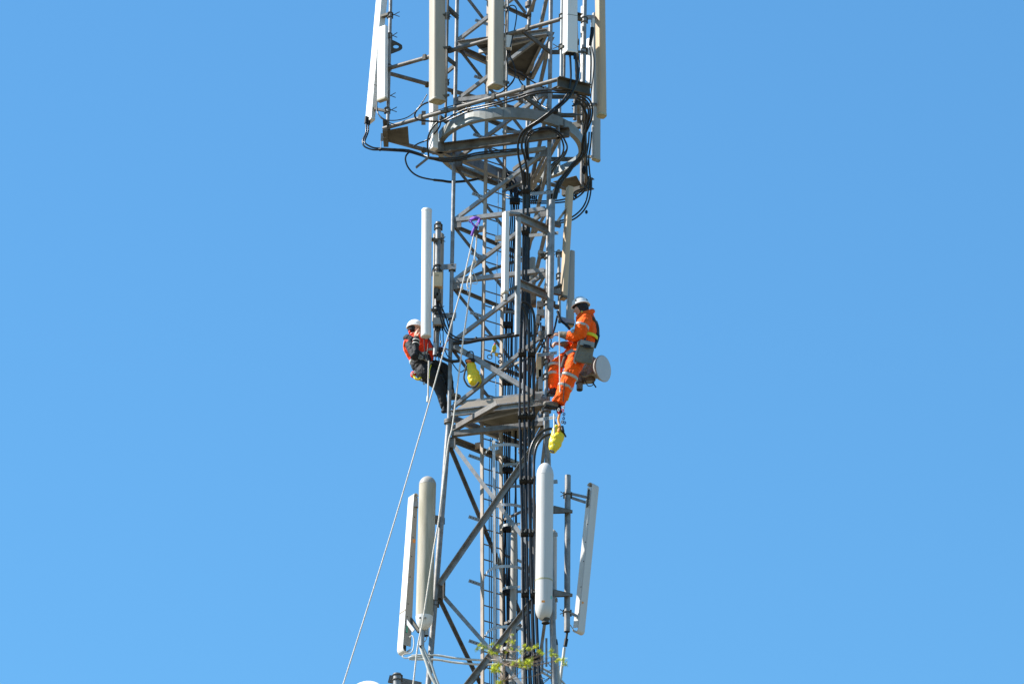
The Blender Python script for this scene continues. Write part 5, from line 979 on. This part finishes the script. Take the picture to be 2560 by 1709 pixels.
# ---------------- yellow bags
def ybag(label, ax_pts, rs, Y, flat=.7):
    t = thing('rope_bag', P(ax_pts[-1][0], ax_pts[-1][1], Y), label, 'bag', 'yellow rope bags')
    def f(b): b.tube(cr([P(x, y, Y) for x, y in ax_pts], 5), sum([[px(rs[i]+(rs[i+1]-rs[i])*k/5) for k in range(5)] for i in range(len(rs)-1)], [])+[px(rs[-1])], 18, sq=(1, flat) if 0 else (flat, 1), up=(0, 1, 0))
    soft(t, 'sack', YEL, f, .008, 3, .03); return t
t = ybag('yellow rope bag with black top hanging inside the tower', [(1176, 906), (1179, 920), (1184, 940), (1188, 956), (1188, 966)], [10, 13, 17, 17, 8], -.32)
sub(t, 'collar', RUB, lambda q: q.tube([P(1175, 900, -.32), P(1176, 908, -.32)], [px(13), px(11)], 16)); sub(t, 'strap', STRAP, lambda q: q.tube(cr([P(1166, 914, -.4), P(1162, 930, -.4), P(1160, 946, -.4), P(1168, 962, -.4), P(1176, 967, -.4)], 5), px(2.4), 8, sq=(1, .4))); sub(t, 'base_trim', STRAP, lambda q: q.tube(cr([P(1176, 967, -.42), P(1188, 966, -.44), P(1197, 955, -.42)], 4), px(3), 8, sq=(1, .5)))
sub(t, 'hanging_rope', STRAP, lambda q: q.tube(cr([P(1164, 890, -.3), P(1170, 880, -.3), P(1182, 880, -.3), P(1184, 898, -.3)], 5), px(1.6), 8)); sub(t, 'contents', ORNGD, lambda q: q.ell(P(1173, 902, -.36), (.05, .03, .03)))
t = ybag('yellow rope bag hanging below the boots of the orange worker', [(1391, 1062), (1393, 1076), (1393, 1092), (1388, 1110), (1383, 1122), (1381, 1131)], [6, 13, 18, 16, 12, 7], -.95)
sub(t, 'orange_strap', STICK, lambda q: q.tube(cr([P(1399, 1036, -.95), P(1396, 1050, -.95), P(1399, 1064, -.98), P(1396, 1078, -1.03)], 5), px(3.2), 8, sq=(1, .5))); sub(t, 'base_trim', STRAP, lambda q: q.tube([P(1375, 1125, -.98), P(1384, 1129, -1.0)], px(2.6), 8))
sub(t, 'black_toggle', RUB, lambda q: q.tube(cr([P(1405, 1066, -.98), P(1407, 1076, -1.0), P(1411, 1084, -.98), P(1415, 1092, -.96)], 4), [px(4)]*6+[px(2)]*7, 8)); sub(t, 'hanging_cord', STRAP, lambda q: q.tube(cr([P(1388, 1058, -.95), P(1386, 1050, -.95), P(1392, 1062, -.95)], 4), px(1.2), 6))
t = thing('karabiner_chain', P(1411, 1064, -.9), 'chain of blue and steel karabiners hanging under the orange worker', 'karabiners')
for i, (x, y, m) in enumerate(((1409, 1018, STEELG), (1407, 1026, REDP), (1410, 1035, BLUE), (1409, 1045, BLUE), (1406, 1054, STEELD), (1412, 1056, BLUE), (1397, 1024, STEELG), (1398, 1033, REDP))): sub(t, 'karabiner', m, lambda q: q.ring(P(x, y, -.9), .018, .007, (.9*(-1)**i, 1, .2), 12, sq=(1, 1)))
sub(rw, 'dark_pouch', RUB, lambda q: (q.tube(cr([P(1394, 1010, -.78), P(1397, 1022, -.78), P(1399, 1034, -.78), P(1394, 1046, -.78)], 4), [px(7)]*8+[px(3)]*5, 10)))
# ================================================================== YOUNG TREE IN FRONT
YT = -44.0
tree = thing('tree', (P(1290, 1709, YT).x, YT, 0), 'top of a young tree with yellow green buds rising before the tower foot', 'tree')
base = V((P(1290, 1709, YT).x, YT, 0)); zb = P(1262, 1709, YT).z
tr = MB(); tops = P(1262, 1745, YT)
tr.tube(cr([base, base+V((.05, .03, zb*.4)), base+V((-.04, 0, zb*.75)), base+(tops-base)*.93+V((.0, .1, 0)), tops], 8), [.13-.127*(i/32) for i in range(33)], 10)
tr.build('trunk', BARK, tree)
lf = MB(); tw = MB()
def leafc(c, r, n, s):
    for _ in range(n):
        d = V((random.gauss(0, 1), random.gauss(0, 1), random.gauss(0, .8))).normalized()*r*random.random()**.5
        a = V((random.gauss(0, 1), random.gauss(0, 1), random.gauss(0, 1))).normalized(); b_ = a.orthogonal().normalized(); q = c+d; k = s*random.uniform(.6, 1.2)
        lf.add([q, q+a*k*.5+b_*k*.3, q+a*k, q+a*k*.5-b_*k*.3], [[0, 1, 2, 3]])
cl = [(150,1170,1),(180,1130,.8),(230,1155,1),(320,1120,.8),(290,1190,1),(320,1220,.8),(385,1150,.8),(360,1230,.7),(500,1090,1),(545,1100,1),(530,1170,.8),(640,1200,1),(600,1190,.6),(680,1135,.8),(735,1170,1),(810,1145,1),(850,1200,.9),(885,1225,.8),(975,1190,1),(985,1240,1.1),(1040,1245,.8),(1070,1290,.9),(1110,1290,1),(1140,1340,.9),(720,1330,2),(755,1300,1.4),(630,1310,.9),(640,1350,1),(350,1380,2),(380,1355,1.3),(330,1405,1.4),(555,1330,.9),(395,1430,.8),(400,1545,1.5),(540,1015,.45),(1040,1310,.5),(470,1215,.4),(690,1360,.9)]
stem = [(1262, 1745), (1262, 1700), (1261, 1660), (1266, 1625), (1273, 1595), (1279, 1570)]
tw.tube(cr([P(x, y, YT) for x, y in stem], 5), [.009-.0065*i/25 for i in range(26)], 6)
for i, (zx, zy, s) in enumerate(cl):
    x, y = 1160+zx/4.492, 1360+zy/4.492; dY = random.uniform(-.25, .25); c = P(x, y, YT+dY)
    leafc(c, px(5.6*s)*.42, int(34*s**1.3)+12, .010+.003*s)
    j = min(range(len(stem)-1), key=lambda k: abs(stem[k][1]-(y+28)))+0; a = P(stem[j][0], stem[j][1], YT); m_ = (a+c)/2+V((0, 0, -.02)); tw.tube(cr([a, m_, c], 4), [.003-.002*k/8 for k in range(9)], 5)
for i in range(26): # the crown below the frame
    h = random.uniform(.45, .9)*zb; an = random.uniform(0, 6.28); L = random.uniform(.5, 1.5)*(1.3-h/zb*.8); a = base+V((0, 0, h)); e = a+V((math.cos(an)*L, math.sin(an)*L, L*.6))
    if e.z > zb-.45: e.z = zb-.45
    tw.tube([a, (a+e)/2+V((0, 0, .05)), e], [.03, .018, .006], 6)
    for k in range(14):
        q = a+(e-a)*random.uniform(.3, 1)+V((random.gauss(0, .13), random.gauss(0, .13), random.gauss(0, .1)))
        if q.z < zb-.25: leafc(q, .05, 9, .02)
cr_o = lf.build('crown', LEAF, tree); tw.build('twigs', BARK, tree)
